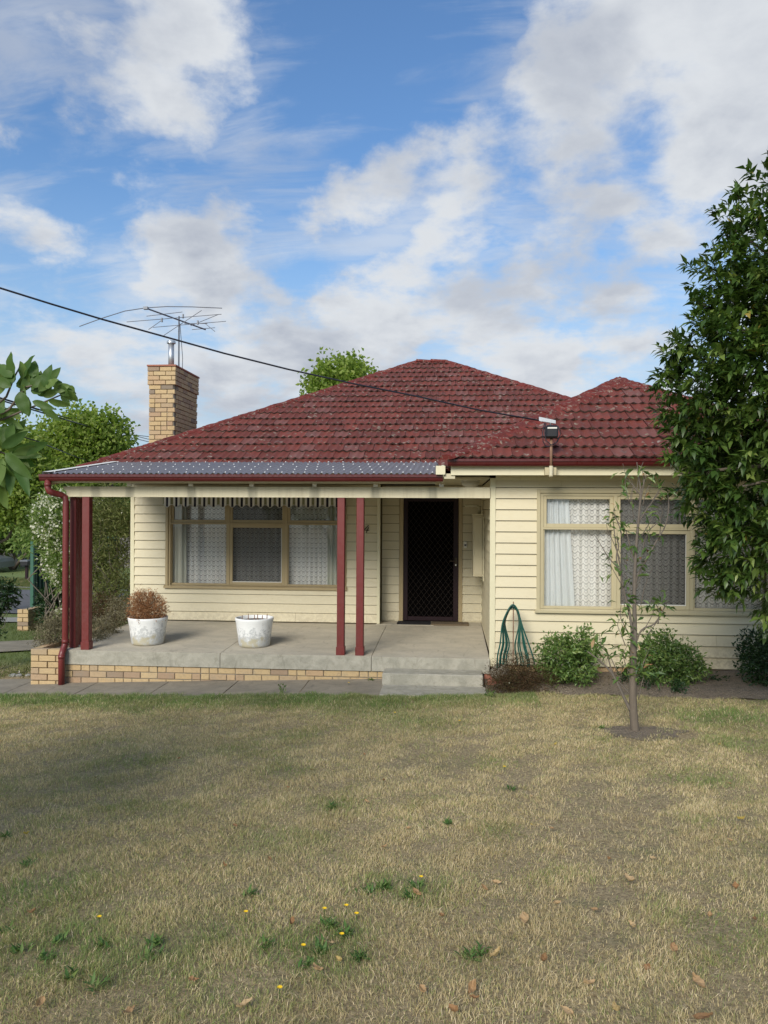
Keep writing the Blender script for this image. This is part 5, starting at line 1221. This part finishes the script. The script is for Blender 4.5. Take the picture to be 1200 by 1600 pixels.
shrub('edge_shrub', 'small dark leaved shrub cut off by the left edge of the photo', blobs_px([(-5, 930, 11.0, 24, .4), (12, 922, 11.0, 13), (-8, 960, 11.0, 14), (-20, 985, 11.0, 20)]), 130, 12, .085, .028, 'lf_dark', 45, (at(-8, 990, 11).x, 11.0, -.12), .05, 0, .3, 8, sr=.01)
shrub('ground_plant', 'weedy low plant with pale blooms left of the brick planter', blobs_px([(38, 1050, 10.9, 14, .2, .6), (20, 1060, 10.7, 16, .25, .5), (0, 1062, 10.6, 20, .3, .4)]), 120, 10, .04, .013, 'lf_olive', 46, (at(30, 1060, 10.8).x, 10.8, -.12), .04, 0, .2, 4, cat='plant', flowers=(14, .03, 3))
for k_, (a_, b_) in enumerate(((20, 1054), (30, 1068), (44, 1064))):
    v = at(a_, b_, 10.6); bm = bmesh.new(); bmesh.ops.create_icosphere(bm, subdivisions=2, radius=.05 - .008 * k_)
    for q in bm.verts: q.co = Vector((q.co.x * 1.3, q.co.y, q.co.z * .6)) * (1 + .12 * math.sin(q.co.x * 70 + k_)) + Vector((v.x, 10.6, gzf(v.x, 10.6) + .01))
    tag(MB().bm(bm).build('stone', M['footpath'], None), ['pale pinkish stone among weeds left of the planter', 'small pale stone nearest the path left of the planter', 'small pale stone against the brick planter'][k_], 'stone')

# low wall with green steel fence behind -----------------------------------
pw = empty('low_brick_wall', (-8.5, 15.5, -.2), 'low cream brick wall end left of the porch below the green fence', 'wall')
q0, q1 = at(27, 970, 15.0).x, at(44, 970, 15.0).x; qt = at(36, 952, 15.0).z
c_ = MB().box(q0 + .02, q1 - .02, 15.03, 19.0, -.5, qt - .012).build('wall_core', M['mortar'], pw)
brick_run(c_, q0, q1 , 15.0, qt - 6 * (BH + BG) + .004, 6); brick_run(c_, 15.11, 19, q1, qt - 6 * (BH + BG) + .004, 6, False, off=1)
gf = empty('steel_fence', (q1, 17, qt), 'dark green ribbed steel fence with a lighter end post on the low brick wall', 'fence')
fy = 15.9
fx0, fx1 = at(47, 900, fy).x, at(52.2, 900, fy).x; fzt = at(50, 846, fy).z
MB().box(fx0, fx1, fy, fy + .08, gzf(fx0, fy) - .1, fzt, .006).build('fence_post', M['greensteel'], gf)
for i in range(28):
    y = fy + .08 + i * .155
    MB().add([(fx1 - .045, y, qt - .3), (fx1 - .045, y + .155, qt - .3), (fx1 - .045, y + .155, fzt - .03), (fx1 - .045, y, fzt - .03), (fx1 - .065, y, qt - .3), (fx1 - .065, y + .155, qt - .3), (fx1 - .065, y + .155, fzt - .03), (fx1 - .065, y, fzt - .03)],
             [(0, 1, 2, 3), (7, 6, 5, 4), (0, 4, 5, 1), (3, 2, 6, 7), (1, 5, 6, 2), (4, 0, 3, 7)]).build('fence_sheet', M['greendark'], gf)
    if i % 1 == 0: MB().box(fx1 - .044, fx1 - .018, y + .05, y + .09, qt - .3, fzt - .03).build('fence_rib', M['greensteel'], gf)

# side street -----------------------------------------------------------------
def dstrip(name, mat_, d0, d1, off, label, a0=-60, a1=12, slope=0.0):
    l = [(x, d0 + slope * x) for x in (a0, -30, -18, -8, a1)]; r = [(x, d1 + slope * x) for x in (a0, -30, -18, -8, a1)]
    return strip(name, l, r, mat_, off, label=label, sub=8)
def gpt(px, py):
    """where the sight line of a surveyed pixel meets the ground"""
    dd = ray(px, py); t = 2.0
    for _ in range(60):
        x, y, z = dd.x * t, dd.y * t, CAM_Z + dd.z * t
        if z < gzf(x, y): break
        t *= 1.04
    lo, hi = t / 1.04, t
    for _ in range(20):
        m_ = (lo + hi) / 2
        if CAM_Z + dd.z * m_ < gzf(dd.x * m_, dd.y * m_): hi = m_
        else: lo = m_
    return (dd.x * hi, dd.y * hi)
A = gpt(-200, 1000); 
strip('road', [(-70, 20.5), (-16, 20.5), (-11, 19.6), (-5, 19.0)], [(-70, 28.5), (-18, 28.5), (-12, 27.5), (-5, 27.0)], M['asphalt'], .03, label='grey asphalt side street behind the low brick wall')
strip('kerb', [(-70, 28.5), (-18, 28.5), (-12, 27.5), (-5, 27.0)], [(-70, 28.7), (-18, 28.7), (-12, 27.7), (-5, 27.2)], M['footpath'], .12, label='pale concrete kerb on the far side of the street')
strip('footpath', [(-30, 15.4), (-14, 16.2), (-9.5, 17.2), (-8.6, 17.8)], [(-30, 16.6), (-14, 17.5), (-9.5, 18.8), (-8.6, 19.4)], M['footpath'], .03, label='pale concrete footpath beyond the green lawn strip')
strip('driveway', [(-14, 10.8), (-8.0, 12.05), (-6.4, 12.9)], [(-14, 12.0), (-8.4, 13.2), (-6.4, 14.4)], M['path'], .03, label='dark grey concrete side path left of the planter')
MB_f = MB(); fpy = 44.0
pf = empty('paling_fence', (-27, fpy, -1.1), 'weathered grey paling fence across the side street', 'fence')
x = -48.0; k_ = 0
while x < -12:
    z = gzf(x, fpy) ; MB_f.box(x, x + .145, fpy + (k_ % 2) * .02, fpy + .02 + (k_ % 2) * .02, z, z + 1.85 + .04 * math.sin(k_ * 1.7)); x += .15; k_ += 1
tag(MB_f.build('palings', M['paling'], pf), kind='stuff')
mb = MB()
for zz in (.3, 1.0, 1.6): mb.box(-48, -12, fpy + .045, fpy + .085, gzf(-25, fpy) + zz, gzf(-25, fpy) + zz + .08)
mb.build('rail', M['paling'], pf)
# parked car, cut off by the left edge
cxr = at(-6, 880, 38).x; cyr = 38.0; cz = gzf(cxr, cyr)
car = empty('parked_car', (cxr - 2, cyr, cz), 'silver grey parked car cut off by the left edge in front of the palings', 'car')
body = [(0, .25), (0, .55), (-.12, .72), (-.9, .86), (-1.35, 1.02), (-1.85, 1.38), (-2.1, 1.42), (-3.2, 1.42), (-3.6, 1.3), (-4.1, .95), (-4.35, .85), (-4.4, .3)]
bm = bmesh.new(); 
mb = MB(); mb.prism([(cxr + a_, cz + b_) for a_, b_ in body], 'y', cyr, cyr + 1.7); mb.build('body', M['carpaint'], car)
MB().prism([(cxr + a_, cz + b_) for a_, b_ in ((-1.05, .92), (-1.88, 1.34), (-2.4, 1.36), (-2.4, .92))], 'y', cyr - .01, cyr + 1.71).build('window', M['carglass'], car)
MB().prism([(cxr + a_, cz + b_) for a_, b_ in ((-2.48, .92), (-2.48, 1.36), (-3.15, 1.36), (-3.75, .95))], 'y', cyr - .01, cyr + 1.71).build('window', M['carglass'], car)
for wx in (-.8, -3.5):
    wh = MB().tube([(cxr + wx, cyr - .02, cz + .32), (cxr + wx, cyr + .2, cz + .32)], .32, 20).build('wheel', M['black'], car); MB().tube([(cxr + wx, cyr - .03, cz + .32), (cxr + wx, cyr + .0, cz + .32)], .19, 16).build('rim', M['steel'], wh)
MB().box(cxr - .2, cxr + .01, cyr - .012, cyr + .3, cz + .56, cz + .68).build('headlight', M['white'], car)
lx = at(41, 880, 33).x; lz = gzf(lx, 33)
lb = empty('letterbox', (lx, 33, lz), 'dark letterbox with white top on a post before the palings', 'letterbox')
MB().box(lx - .055, lx + .055, 33, 33.1, lz, at(41, 883, 33).z).build('post', M['doorred'], lb); MB().box(lx - .16, lx + .16, 32.8, 33.2, at(41, 883, 33).z, at(41, 877, 33).z).build('box', M['black'], lb); MB().box(lx - .18, lx + .18, 32.78, 33.22, at(41, 877, 33).z, at(41, 875, 33).z).build('lid', M['thinmetal'], lb)

# background trees ----------------------------------------------------------
def tree(label, blobs, clumps, per, L, Wd, m, seed, base, r0, spread, shell=.5, name='garden_tree'):
    e = empty(name, base, label, 'tree'); f = foliage('crown', e, blobs, clumps, per, L, Wd, m, seed, spread, .3, shell, True); f['kind'] = 'stuff'
    rg_ = random.Random(seed); limbs('trunk', e, base, [Vector(b_[0]) + Vector([rg_.uniform(-.5, .5) * q for q in b_[1]]) for b_ in blobs], r0, 'bark', seed, .15); return e
def tb_(px, Y): x = at(px, 900, Y).x; return (x, Y, gzf(x, Y) - .1)
tree('bright sunlit broadleaf tree behind the porch roof at left', blobs_px([(165, 680, 24, 30, .8), (130, 672, 24, 32, 1), (185, 700, 24, 20), (100, 700, 24, 45, 1), (60, 720, 24, 40, 1), (140, 730, 24, 40, 1.2), (100, 745, 24, 45), (175, 665, 24, 16)]), 1300, 12, .15, .10, 'lf_bright', 51, tb_(110, 24), .12, .20, .35)
tree('yellow green tree at the far left edge over the street', blobs_px([(20, 730, 19, 55, 1.2), (-30, 700, 19, 70, 1.2), (50, 768, 19, 42, 1), (10, 782, 19, 38, 1), (85, 770, 19.5, 34, 1), (-40, 780, 19, 52, 1)]), 1500, 12, .13, .08, 'lf_bright', 52, tb_(-130, 19.5), .08, .16, .35)
tree('darker leafy tree between the oleander and the bright trees', blobs_px([(110, 770, 27, 70, 1.5), (60, 790, 27, 40, 1), (150, 770, 27, 50)]), 700, 12, .2, .12, 'lf_mid', 53, tb_(110, 27), .15, .22, .35)
tree('bright tree top showing above the main roof ridge', blobs_px([(530, 590, 27, 34, 1), (505, 605, 27, 22), (555, 590, 27, 26, 1), (545, 572, 27, 14), (490, 600, 27, 10), (530, 640, 27, 55, 1.3)]), 620, 12, .17, .11, 'lf_bright', 54, tb_(530, 27), .2, .19, .35)
tree('flowering bush overhanging the grey palings', blobs_px([(20, 835, 41, 28, 1.2, .6), (55, 840, 40, 22, 1.2), (-20, 825, 41, 40, 1.2)]), 360, 10, .35, .16, 'lf_mid', 55, tb_(20, 41), .1, .35, .35, name='street_tree')
tree('distant dark tree mass behind the left trees', blobs_px([(-60, 780, 60, 60, 3), (60, 800, 60, 70, 3), (170, 790, 62, 60, 3), (230, 800, 62, 60, 3)]), 600, 12, .7, .4, 'lf_mid', 56, tb_(60, 60), .3, .8, .35, name='street_tree')
pt = at(45, 880, 31.5)
# power lines in front of the far trees
for k_, (a_, b_, c_, d_) in enumerate((((100, 655), (231, 690), 18, 40), ((60, 640), (231, 686), 18, 40), ((170, 672), (231, 682), 30, 40), ((60, 690), (160, 728), 14, 26))):
    tag(MB().tube([at(a_[0] - 300, a_[1] - 90, c_ - 4), at(*a_, c_), at((a_[0] + b_[0]) / 2, (a_[1] + b_[1]) / 2 + 1.5, (c_ + d_) / 2), at(*b_, d_), at(b_[0] + 200, b_[1] + 18, d_ + 8)], .012 + .006 * (k_ < 3), 5).build('power_line', M['cable']), ['distant street wire passing the chimney foot, lowest of the three', 'distant street wire in the middle of the three left of the chimney', 'topmost short street wire just left of the chimney', 'wire crossing the left tree towards the porch roof'][k_], 'wire')

# ------------------------------------------------------------------ garden bed and lawn
bedp = [(sx1 + .03, 9.35), (1.6, 9.05), (2.6, 8.8), (3.6, 8.6), (5.2, 8.4), (7.5, 8.3)]
bedq = [(sx1 + .03, 10.2), (1.6, 10.2), (2.6, 10.2), (3.6, 10.2), (5.2, 10.2), (7.5, 10.2)]
V = []; F = []; nn = 60; mm = 14
def bedline(P_, x): return float(np.interp(x, [p[0] for p in P_], [p[1] for p in P_]))
for i in range(nn + 1):
    x = bedp[0][0] + (bedp[-1][0] - bedp[0][0]) * i / nn
    for j in range(mm + 1):
        t = j / mm; y = bedline(bedp, x) * (1 - t) + 10.2 * t; V.append((x, y, gzf(x, y) + .006 + .05 * math.sin(min(t * 3, 1) * PI / 2) + .012 * math.sin(x * 9 + y * 7) * math.sin(y * 11)))
F = [(i * (mm + 1) + j, (i + 1) * (mm + 1) + j, (i + 1) * (mm + 1) + j + 1, i * (mm + 1) + j + 1) for i in range(nn) for j in range(mm)]
tag(mesh_obj('garden_soil', V, F, M['soil'], None, True), 'bare grey soil bed along the foot of the wing', kind='structure')
# leaf litter on the bed
lr = np.random.default_rng(55); nL = 520; lx_ = lr.uniform(sx1 + .1, 7.2, nL); bl = np.interp(lx_, [p[0] for p in bedp], [p[1] for p in bedp]); ly_ = bl + (10.1 - bl) * lr.random(nL) ** 1.1
P = np.stack([lx_, ly_, gz(lx_, ly_) + .062 * np.clip((ly_ - bl) * 3 + .3, .2, 1)], -1); az_ = lr.uniform(0, 6.28, nL); d = np.stack([np.cos(az_), np.sin(az_), lr.uniform(-.05, .5, nL)], -1); Ls = lr.uniform(.02, .06, nL); V, T, k = leaf_geo(P, d, Ls, Ls * lr.uniform(.12, .5, nL), lr.uniform(-.6, .6, nL))
tag(np_mesh('leaf_litter', V, T, M['lf_grey'], None, np.repeat(lr.random(nL) * .99, k)), 'dry twigs and leaf litter on the soil bed', kind='stuff')
# bare soil round the sapling
V = [(sp_b.x, SYd, gzb + .05)]; F = []
for i in range(28):
    a_ = 2 * PI * i / 28; r_ = .29 * (1 + .18 * math.sin(a_ * 3) + .1 * math.sin(a_ * 7)); V.append((sp_b.x + .05 + r_ * 1.25 * math.cos(a_) * .5, SYd - .02 + r_ * .5 * math.sin(a_), gzf(sp_b.x, SYd) + .018))
    V.append((sp_b.x + .05 + r_ * 1.3 * math.cos(a_), SYd - .02 + r_ * math.sin(a_), gzf(sp_b.x + .05 + r_ * 1.3 * math.cos(a_), SYd - .02 + r_ * math.sin(a_)) + .004))
for i in range(28):
    j = (i + 1) % 28; F.append((0, 1 + 2 * i, 1 + 2 * j)); F.append((1 + 2 * i, 2 + 2 * i, 2 + 2 * j, 1 + 2 * j))
tag(mesh_obj('soil_patch', V, F, M['soil'], None, True), 'bare earth patch round the foot of the sapling', kind='structure')

def fbm(x, y, s, seed, oct=4):
    r = np.random.default_rng(seed); v = np.zeros_like(x); a = 1.0; tot = 0
    for o_ in range(oct):
        for _ in range(4):
            th = r.random() * 6.28; ph = r.random() * 6.28; f_ = s * (2 ** o_) * r.uniform(.7, 1.3); v += a * np.sin((x * math.cos(th) + y * math.sin(th)) * f_ + ph)
        tot += a * 2; a *= .55
    return v / tot
grg = np.random.default_rng(77)
PX = []; PYs = []
# blade roots, denser towards the viewer
zones = [(1.9, 3.6, 15000), (3.6, 5.2, 12500), (5.2, 7.2, 9500), (7.2, 9.4, 7500)]
for y0_, y1_, dn in zones:
    xl0, xr0 = -.68 * y1_ - 2.2, .46 * y1_ + 2.2; a_ = (xr0 - xl0) * (y1_ - y0_); n = int(a_ * dn); x = grg.uniform(xl0, xr0, n); y = grg.uniform(y0_, y1_, n)
    ok = ((x > -.68 * y - .3) & (x < .46 * y + .4)) | ((grg.random(n) < .55) & (x > -.68 * y - 2.2) & (x < .46 * y + 2.2)); PX.append(x[ok]); PYs.append(y[ok])
gx = np.concatenate(PX); gy = np.concatenate(PYs)
bare = fbm(gx, gy, 1.6, 3); soft = fbm(gx, gy, .9, 9); greenn = fbm(gx, gy, 1.5, 5) * .7 + fbm(gx, gy, 5.0, 6) * .6
tuft = fbm(gx, gy, 16, 8, 3)
edge = np.where(gx < sx0, 9.22 + np.clip(-3 - gx, 0, 9) * .07, np.where(gx < sx1 + .05, 9.17, np.interp(gx, [p[0] for p in bedp], [p[1] for p in bedp])))
keepp = (gy < edge + .02 + .05 * tuft) & (grg.random(len(gx)) < np.clip(1.05 - 1.4 * np.clip(bare - .34, 0, 1) + .5 * tuft, .18, 1))
rs_ = np.hypot((gx - sp_b.x - .05) / 1.3, gy - SYd + .02); keepp &= (grg.random(len(gx)) < np.clip((rs_ - .16 + .16 * tuft) / .30, .04, 1))
dry_r = np.clip((gx - 1.6) / 1.5, 0, 1) * np.clip((gy - 3.0) / 2, 0, 1) * .35; keepp &= grg.random(len(gx)) > dry_r * (bare > -.1)
gx, gy, greenn, tuft, soft, edge = (q[keepp] for q in (gx, gy, greenn, tuft, soft, edge)); n = len(gx)
near_edge = np.clip(1 - (edge - gy) / 1.0, 0, 1) ** .8 * (gx < 1.0) + np.clip(1 - (edge - gy) / 1.5, 0, 1) * .25
gl = np.clip((-gx + .2) / 2, 0, 1) * np.clip((6 - gy) / 3, 0, 1) * .16
wgrn = np.zeros(n)
for a_, b_, r_ in ((600, 1385, .16), (655, 1395, .20), (520, 1260, .20), (500, 1490, .16), (535, 1460, .14), (540, 1510, .14), (110, 1480, .22), (170, 1530, .14), (30, 1490, .2), (740, 1500, .09), (800, 1235, .10), (940, 1140, .12), (430, 1480, .14), (60, 1400, .3), (330, 1460, .14), (660, 1130, .5), (560, 1110, .5), (780, 1300, .14), (1130, 1120, .5), (240, 1490, .16)):
    d_ = ray(a_, b_); t_ = CAM_Z / -d_.z
    for _ in range(12): t_ = (CAM_Z - gzf(d_.x * t_, d_.y * t_)) / -d_.z
    wgrn += np.exp(-((gx - d_.x * t_) ** 2 + (gy - d_.y * t_) ** 2) / r_ ** 2)
wgrn = np.clip(wgrn, 0, 1) * (grg.random(n) < .75)
tnt = .60 - .34 * wgrn + .08 * np.clip(tuft, -1, 1) - .45 * np.clip(greenn - .10, 0, .8) - .5 * near_edge - gl + grg.normal(0, .17, n) - .05
tnt = np.where(grg.random(n) < .10, .9, tnt); tnt = np.clip(tnt, .01, .99)
h = (.013 + .016 * grg.random(n) + .011 * np.clip(tuft, -.6, 1) + .018 * near_edge + .008 * wgrn) * np.where(tnt < .3, 1.25, 1); wd = (.0014 + .0014 * grg.random(n)) * (1 + .12 * np.clip(gy - 3, 0, 7)); az = fbm(gx, gy, 3.5, 31) * 4 + grg.normal(0, 1.5, n); lean = np.abs(grg.normal(0, 1.0, n))
ux, uy = np.cos(az), np.sin(az); ra = grg.uniform(0, PI, n); sxx, syy = np.cos(ra) * wd, np.sin(ra) * wd; z0 = gz(gx, gy) - .003
l1, l2 = lean * h * .35, lean * h * 1.0
V = np.stack([np.stack([gx - sxx / 2, gy - syy / 2, z0], -1), np.stack([gx + sxx / 2, gy + syy / 2, z0], -1),
              np.stack([gx + ux * l1 - sxx * .42, gy + uy * l1 - syy * .42, z0 + h * .6], -1), np.stack([gx + ux * l1 + sxx * .42, gy + uy * l1 + syy * .42, z0 + h * .6], -1),
              np.stack([gx + ux * l2, gy + uy * l2, z0 + h * np.clip(1.05 - .22 * lean, .3, 1)], -1)], 1)
T = (np.arange(n)[:, None, None] * 5 + np.array([[0, 1, 3], [0, 3, 2], [2, 3, 4]])[None]).reshape(-1, 3)
print('grass blades', n)
tag(np_mesh('lawn_grass', V.reshape(-1, 3), T, M['grass'], None, np.repeat(tnt, 5)), 'patchy dry lawn grass with greener strips along the path', kind='stuff')
# greener grass beyond, left of the house
n = 22000; x = grg.uniform(-16, -5.9, n); y = grg.uniform(10.4, 17, n)
n2 = 26000; x = np.concatenate([x, grg.uniform(-30, -9, n2)]); y = np.concatenate([y, grg.uniform(28.8, 34, n2)]); n = n + n2
az = grg.uniform(0, 2 * PI, n); P = np.stack([x, y, gz(x, y)], -1); d = np.stack([np.cos(az) * .5, np.sin(az) * .5, np.ones(n)], -1); far = np.where(y > 20, 2.6, 1.0); V, T, k = leaf_geo(P, d, .05 * far * grg.uniform(.7, 1.3, n), .008 * far, az, 0, .2, True)
okk = np.ones(n, bool)
for (x0_, x1_, ya, yb_) in ((-14, -8, 10.8, 0),):
    ln = np.interp(x, [-14, -8.0, -6.4], [10.8, 12.05, 12.9]); ln2 = np.interp(x, [-14, -8.4, -6.4], [12.0, 13.2, 14.4]); okk &= ~((y > ln) & (y < ln2) & (y < 16))
    f1 = np.interp(x, [-30, -14, -9.5, -8.6], [15.4, 16.2, 17.2, 17.8]); okk &= ~((y > f1) & (y < 20)); okk &= ~((x > gx0 - .1) & (y < 13))
V = V.reshape(n, k, 3)[okk]; m_ = okk.sum(); T = T.reshape(n, -1, 3)[:m_].reshape(-1, 3)
tag(np_mesh('verge_grass', V.reshape(-1, 3), T, M['grass'], None, np.repeat(np.clip(grg.normal(.12, .12, m_) + (V[:, 0, 1] > 20) * .22, .01, .6), k)), 'greener grass beside the side path and across the street', kind='stuff')
# broad-leaved weeds
WP = [(600, 1390), (650, 1390), (520, 1265), (500, 1490), (540, 1465), (515, 1450), (480, 1510), (560, 1500), (90, 1475), (70, 1500), (150, 1545), (10, 1460), (8, 1310), (30, 1490), (230, 1500), (160, 1480), (110, 1530), (240, 1480), (420, 1480), (735, 1500), (750, 1490), (800, 1235), (940, 1140), (390, 1400), (575, 1395), (40, 1355), (640, 1405), (700, 1290)]
wrg = np.random.default_rng(12)
for i, (a_, b_) in enumerate(WP):
    gx_, gy_ = gpt(a_, b_); kk = 46 if i in (0, 1, 2, 3, 4, 5, 7) else 26; pos = np.array([gx_, gy_, gzf(gx_, gy_)]); az = wrg.uniform(0, 2 * PI, kk); off = wrg.normal(size=(kk, 3)) * (.05, .05, 0); P = pos + off * .30 + (0, 0, .006)
    d = np.stack([np.cos(az), np.sin(az), wrg.uniform(.2, 1.6, kk)], -1); Ls = wrg.uniform(.018, .058, kk); V, T, k = leaf_geo(P, d, Ls, Ls * .26, np.zeros(kk), .15, .1)
    o = np_mesh('lawn_weed', V, T, M['lf_weed'], None, np.repeat(wrg.random(kk) * .9, k)); tag(o, ('larger' if kk > 30 else 'small') + ' green weed clump ' + ('near the yellow dandelions' if 450 < a_ < 600 and b_ > 1400 else 'in the far part' if b_ < 1330 else 'in the middle part' if b_ < 1440 else 'in the front part') + (' left' if a_ < 300 else ' centre' if a_ < 700 else ' right') + ' of the dry lawn', 'weed', 'green weed clumps in the dry lawn')
# taller weeds growing at the path edge
for i, (a_, b_, hh, lab) in enumerate(((440, 1085, .16, 'green weed sprouting from the path below the footing bricks'), (765, 1092, .13, 'green weed at the corner of the lowest step'), (672, 1075, .06, 'thin weed stalks in the joint before the step'), (580, 1058, .07, 'small weed in the footing bricks left of the step'))):
    gx_, gy_ = gpt(a_, b_) if i != 3 else (at(580, 1055, 10.0).x, 10.0); kk = 40; pos = np.array([gx_, gy_, gzf(gx_, gy_)]); az = wrg.uniform(0, 2 * PI, kk); P = pos + wrg.normal(size=(kk, 3)) * (.022, .015, 0) + np.stack([np.zeros(kk), np.zeros(kk), wrg.random(kk) * hh * .7], -1); d = np.stack([np.cos(az) * .6, np.sin(az) * .6, np.ones(kk) * .8], -1); Ls = wrg.uniform(.03, .07, kk); V, T, k = leaf_geo(P, d, Ls, Ls * .25, np.zeros(kk))
    tag(np_mesh('path_weed', V, T, M['lf_shrub'], None, np.repeat(wrg.random(kk) * .9, k)), lab, 'weed')
# dandelions
for i, (a_, b_) in enumerate([(507, 1435), (541, 1430), (557, 1443), (534, 1476), (474, 1494), (384, 1440), (658, 1384), (683, 1090), (155, 1448), (718, 1133), (545, 1072), (617, 1120), (437, 1562), (788, 1207)]):
    gx_, gy_ = gpt(a_, b_); z = gzf(gx_, gy_); r_ = .0085 if b_ > 1250 else .010
    e = empty('dandelion', (gx_, gy_, z), 'tiny yellow dandelion flower standing in the lawn', 'flower', 'yellow dandelions dotted over the lawn')
    MB().tube([(gx_, gy_, z), (gx_, gy_, z + .04)], .0015, 4).build('stem', M['lf_shrub'], e)
    mb = MB()
    for q in range(9):
        t = q * 2 * PI / 9; c_, s_ = math.cos(t), math.sin(t); mb.add([(gx_, gy_, z + .042), (gx_ + r_ * c_ - .004 * s_, gy_ + r_ * s_ + .004 * c_, z + .048), (gx_ + r_ * 1.25 * c_, gy_ + r_ * 1.25 * s_, z + .047), (gx_ + r_ * c_ + .004 * s_, gy_ + r_ * s_ - .004 * c_, z + .048)], [(0, 1, 2, 3)])
    mb.build('petals', M['yellow'], e)
# fallen leaves
FLV = [(983, 1384, 1.35, .75), (820, 1445, 1.2, .7), (778, 1502, 1.1, .85), (1022, 1348, .9, .8), (368, 1296, .9, .2), (383, 1580, 1.2, .8), (495, 1526, 1.1, .6), (965, 1590, 1.3, .85), (735, 1555, 1.1, .5), (775, 1386, .9, .7), (1088, 1545, 1.2, .6), (850, 1508, .8, .25), (648, 1404, 1.0, .5), (513, 1482, .9, .75), (570, 1183, .7, .4), (487, 1208, .7, .3), (573, 1258, .8, .6), (600, 1225, .7, .2),
       (868, 1167, .7, .97), (925, 1175, .6, .7), (1037, 1195, .6, .75), (1125, 1168, .7, .97), (1160, 1287, .9, .97), (1140, 1230, .6, .6), (1140, 1320, .6, .7), (450, 1236, .7, .5), (350, 1360, .7, .3), (150, 1220, .7, .25), (120, 1130, .6, .6), (40, 1310, .9, .99), (50, 1435, .8, .3), (455, 1450, .8, .3), (990, 1455, .9, .8), (1100, 1600, 1.2, .1), (660, 1560, .8, .6), (830, 1250, .6, .7), (830, 1295, .6, .95), (860, 1300, .6, .5), (755, 1395, .8, .5), (530, 1510, .8, .9),
       (740, 1570, .7, .3), (885, 1590, .9, .7), (1180, 1445, .8, .15), (710, 1590, .8, .35), (280, 1190, .6, .3), (420, 1350, .7, .2), (690, 1440, .7, .4), (930, 1430, .7, .5), (1050, 1490, .9, .45), (1010, 1520, .7, .3), (920, 1550, 1.0, .7), (600, 1330, .7, .5), (640, 1300, .7, .6), (1150, 1395, .8, .4), (950, 1350, .6, .3), (300, 1540, .8, .4), (200, 1590, 1.0, .5), (60, 1580, .9, .6), (870, 1420, .7, .7), (1110, 1440, .7, .6)]
lrg = random.Random(6)
for i, (a_, b_, s_, t_) in enumerate(FLV):
    gx_, gy_ = gpt(a_, b_); L = .054 * s_; wv = L * lrg.uniform(.42, .7); ang_ = lrg.uniform(0, 6.28); V = []; F = []; cu = lrg.uniform(.2, .8); nseg = 7
    for q in range(nseg + 1):
        t = q / nseg; ww = wv * .5 * math.sin(PI * max(.03, min(.97, t ** .85))) ** .8
        for s2 in (-1, -.4, .4, 1): V.append(((t - .5) * L, s2 * ww, .012 + cu * L * (t - .5) ** 2 * 2 + abs(s2) ** 2 * ww * cu * 1.5 + lrg.uniform(-.004, .004) * s_)); V[-1] = (V[-1][0] + lrg.uniform(-.003, .003), V[-1][1] * lrg.uniform(.7, 1.2), V[-1][2])
    F = [(q * 4 + k_, q * 4 + k_ + 1, q * 4 + 5 + k_, q * 4 + 4 + k_) for q in range(nseg) for k_ in range(3)]
    o = mesh_obj('fallen_leaf', V, F, M['fallen'], None, False, loc=Vector((gx_, gy_, gzf(gx_, gy_) + .012)), attr=[t_] * len(V)); o.rotation_euler = (lrg.uniform(-.35, .35), lrg.uniform(-.35, .35), ang_)
    lab = {0: 'largest pinkish brown fallen leaf on the right of the lawn', 22: 'yellow fallen leaf near the right edge of the lawn', 29: 'yellow green fallen leaf at the left edge of the lawn'}.get(i)
    if lab: tag(o, lab, 'leaf')
    else:
        zone = ('near the path' if b_ < 1200 else 'in the middle' if b_ < 1400 else 'at the front') + (' left' if a_ < 400 else ' centre' if a_ < 800 else ' right')
        tag(o, f"{'small' if s_ < .75 else 'broad' if s_ > .95 else 'mid sized'} {'dark brown' if t_ < .35 else 'reddish brown' if t_ < .65 else 'pale tan' if t_ < .9 else 'yellowish'} dry leaf lying {zone} of the lawn", 'leaf', 'dry leaves scattered on the lawn')
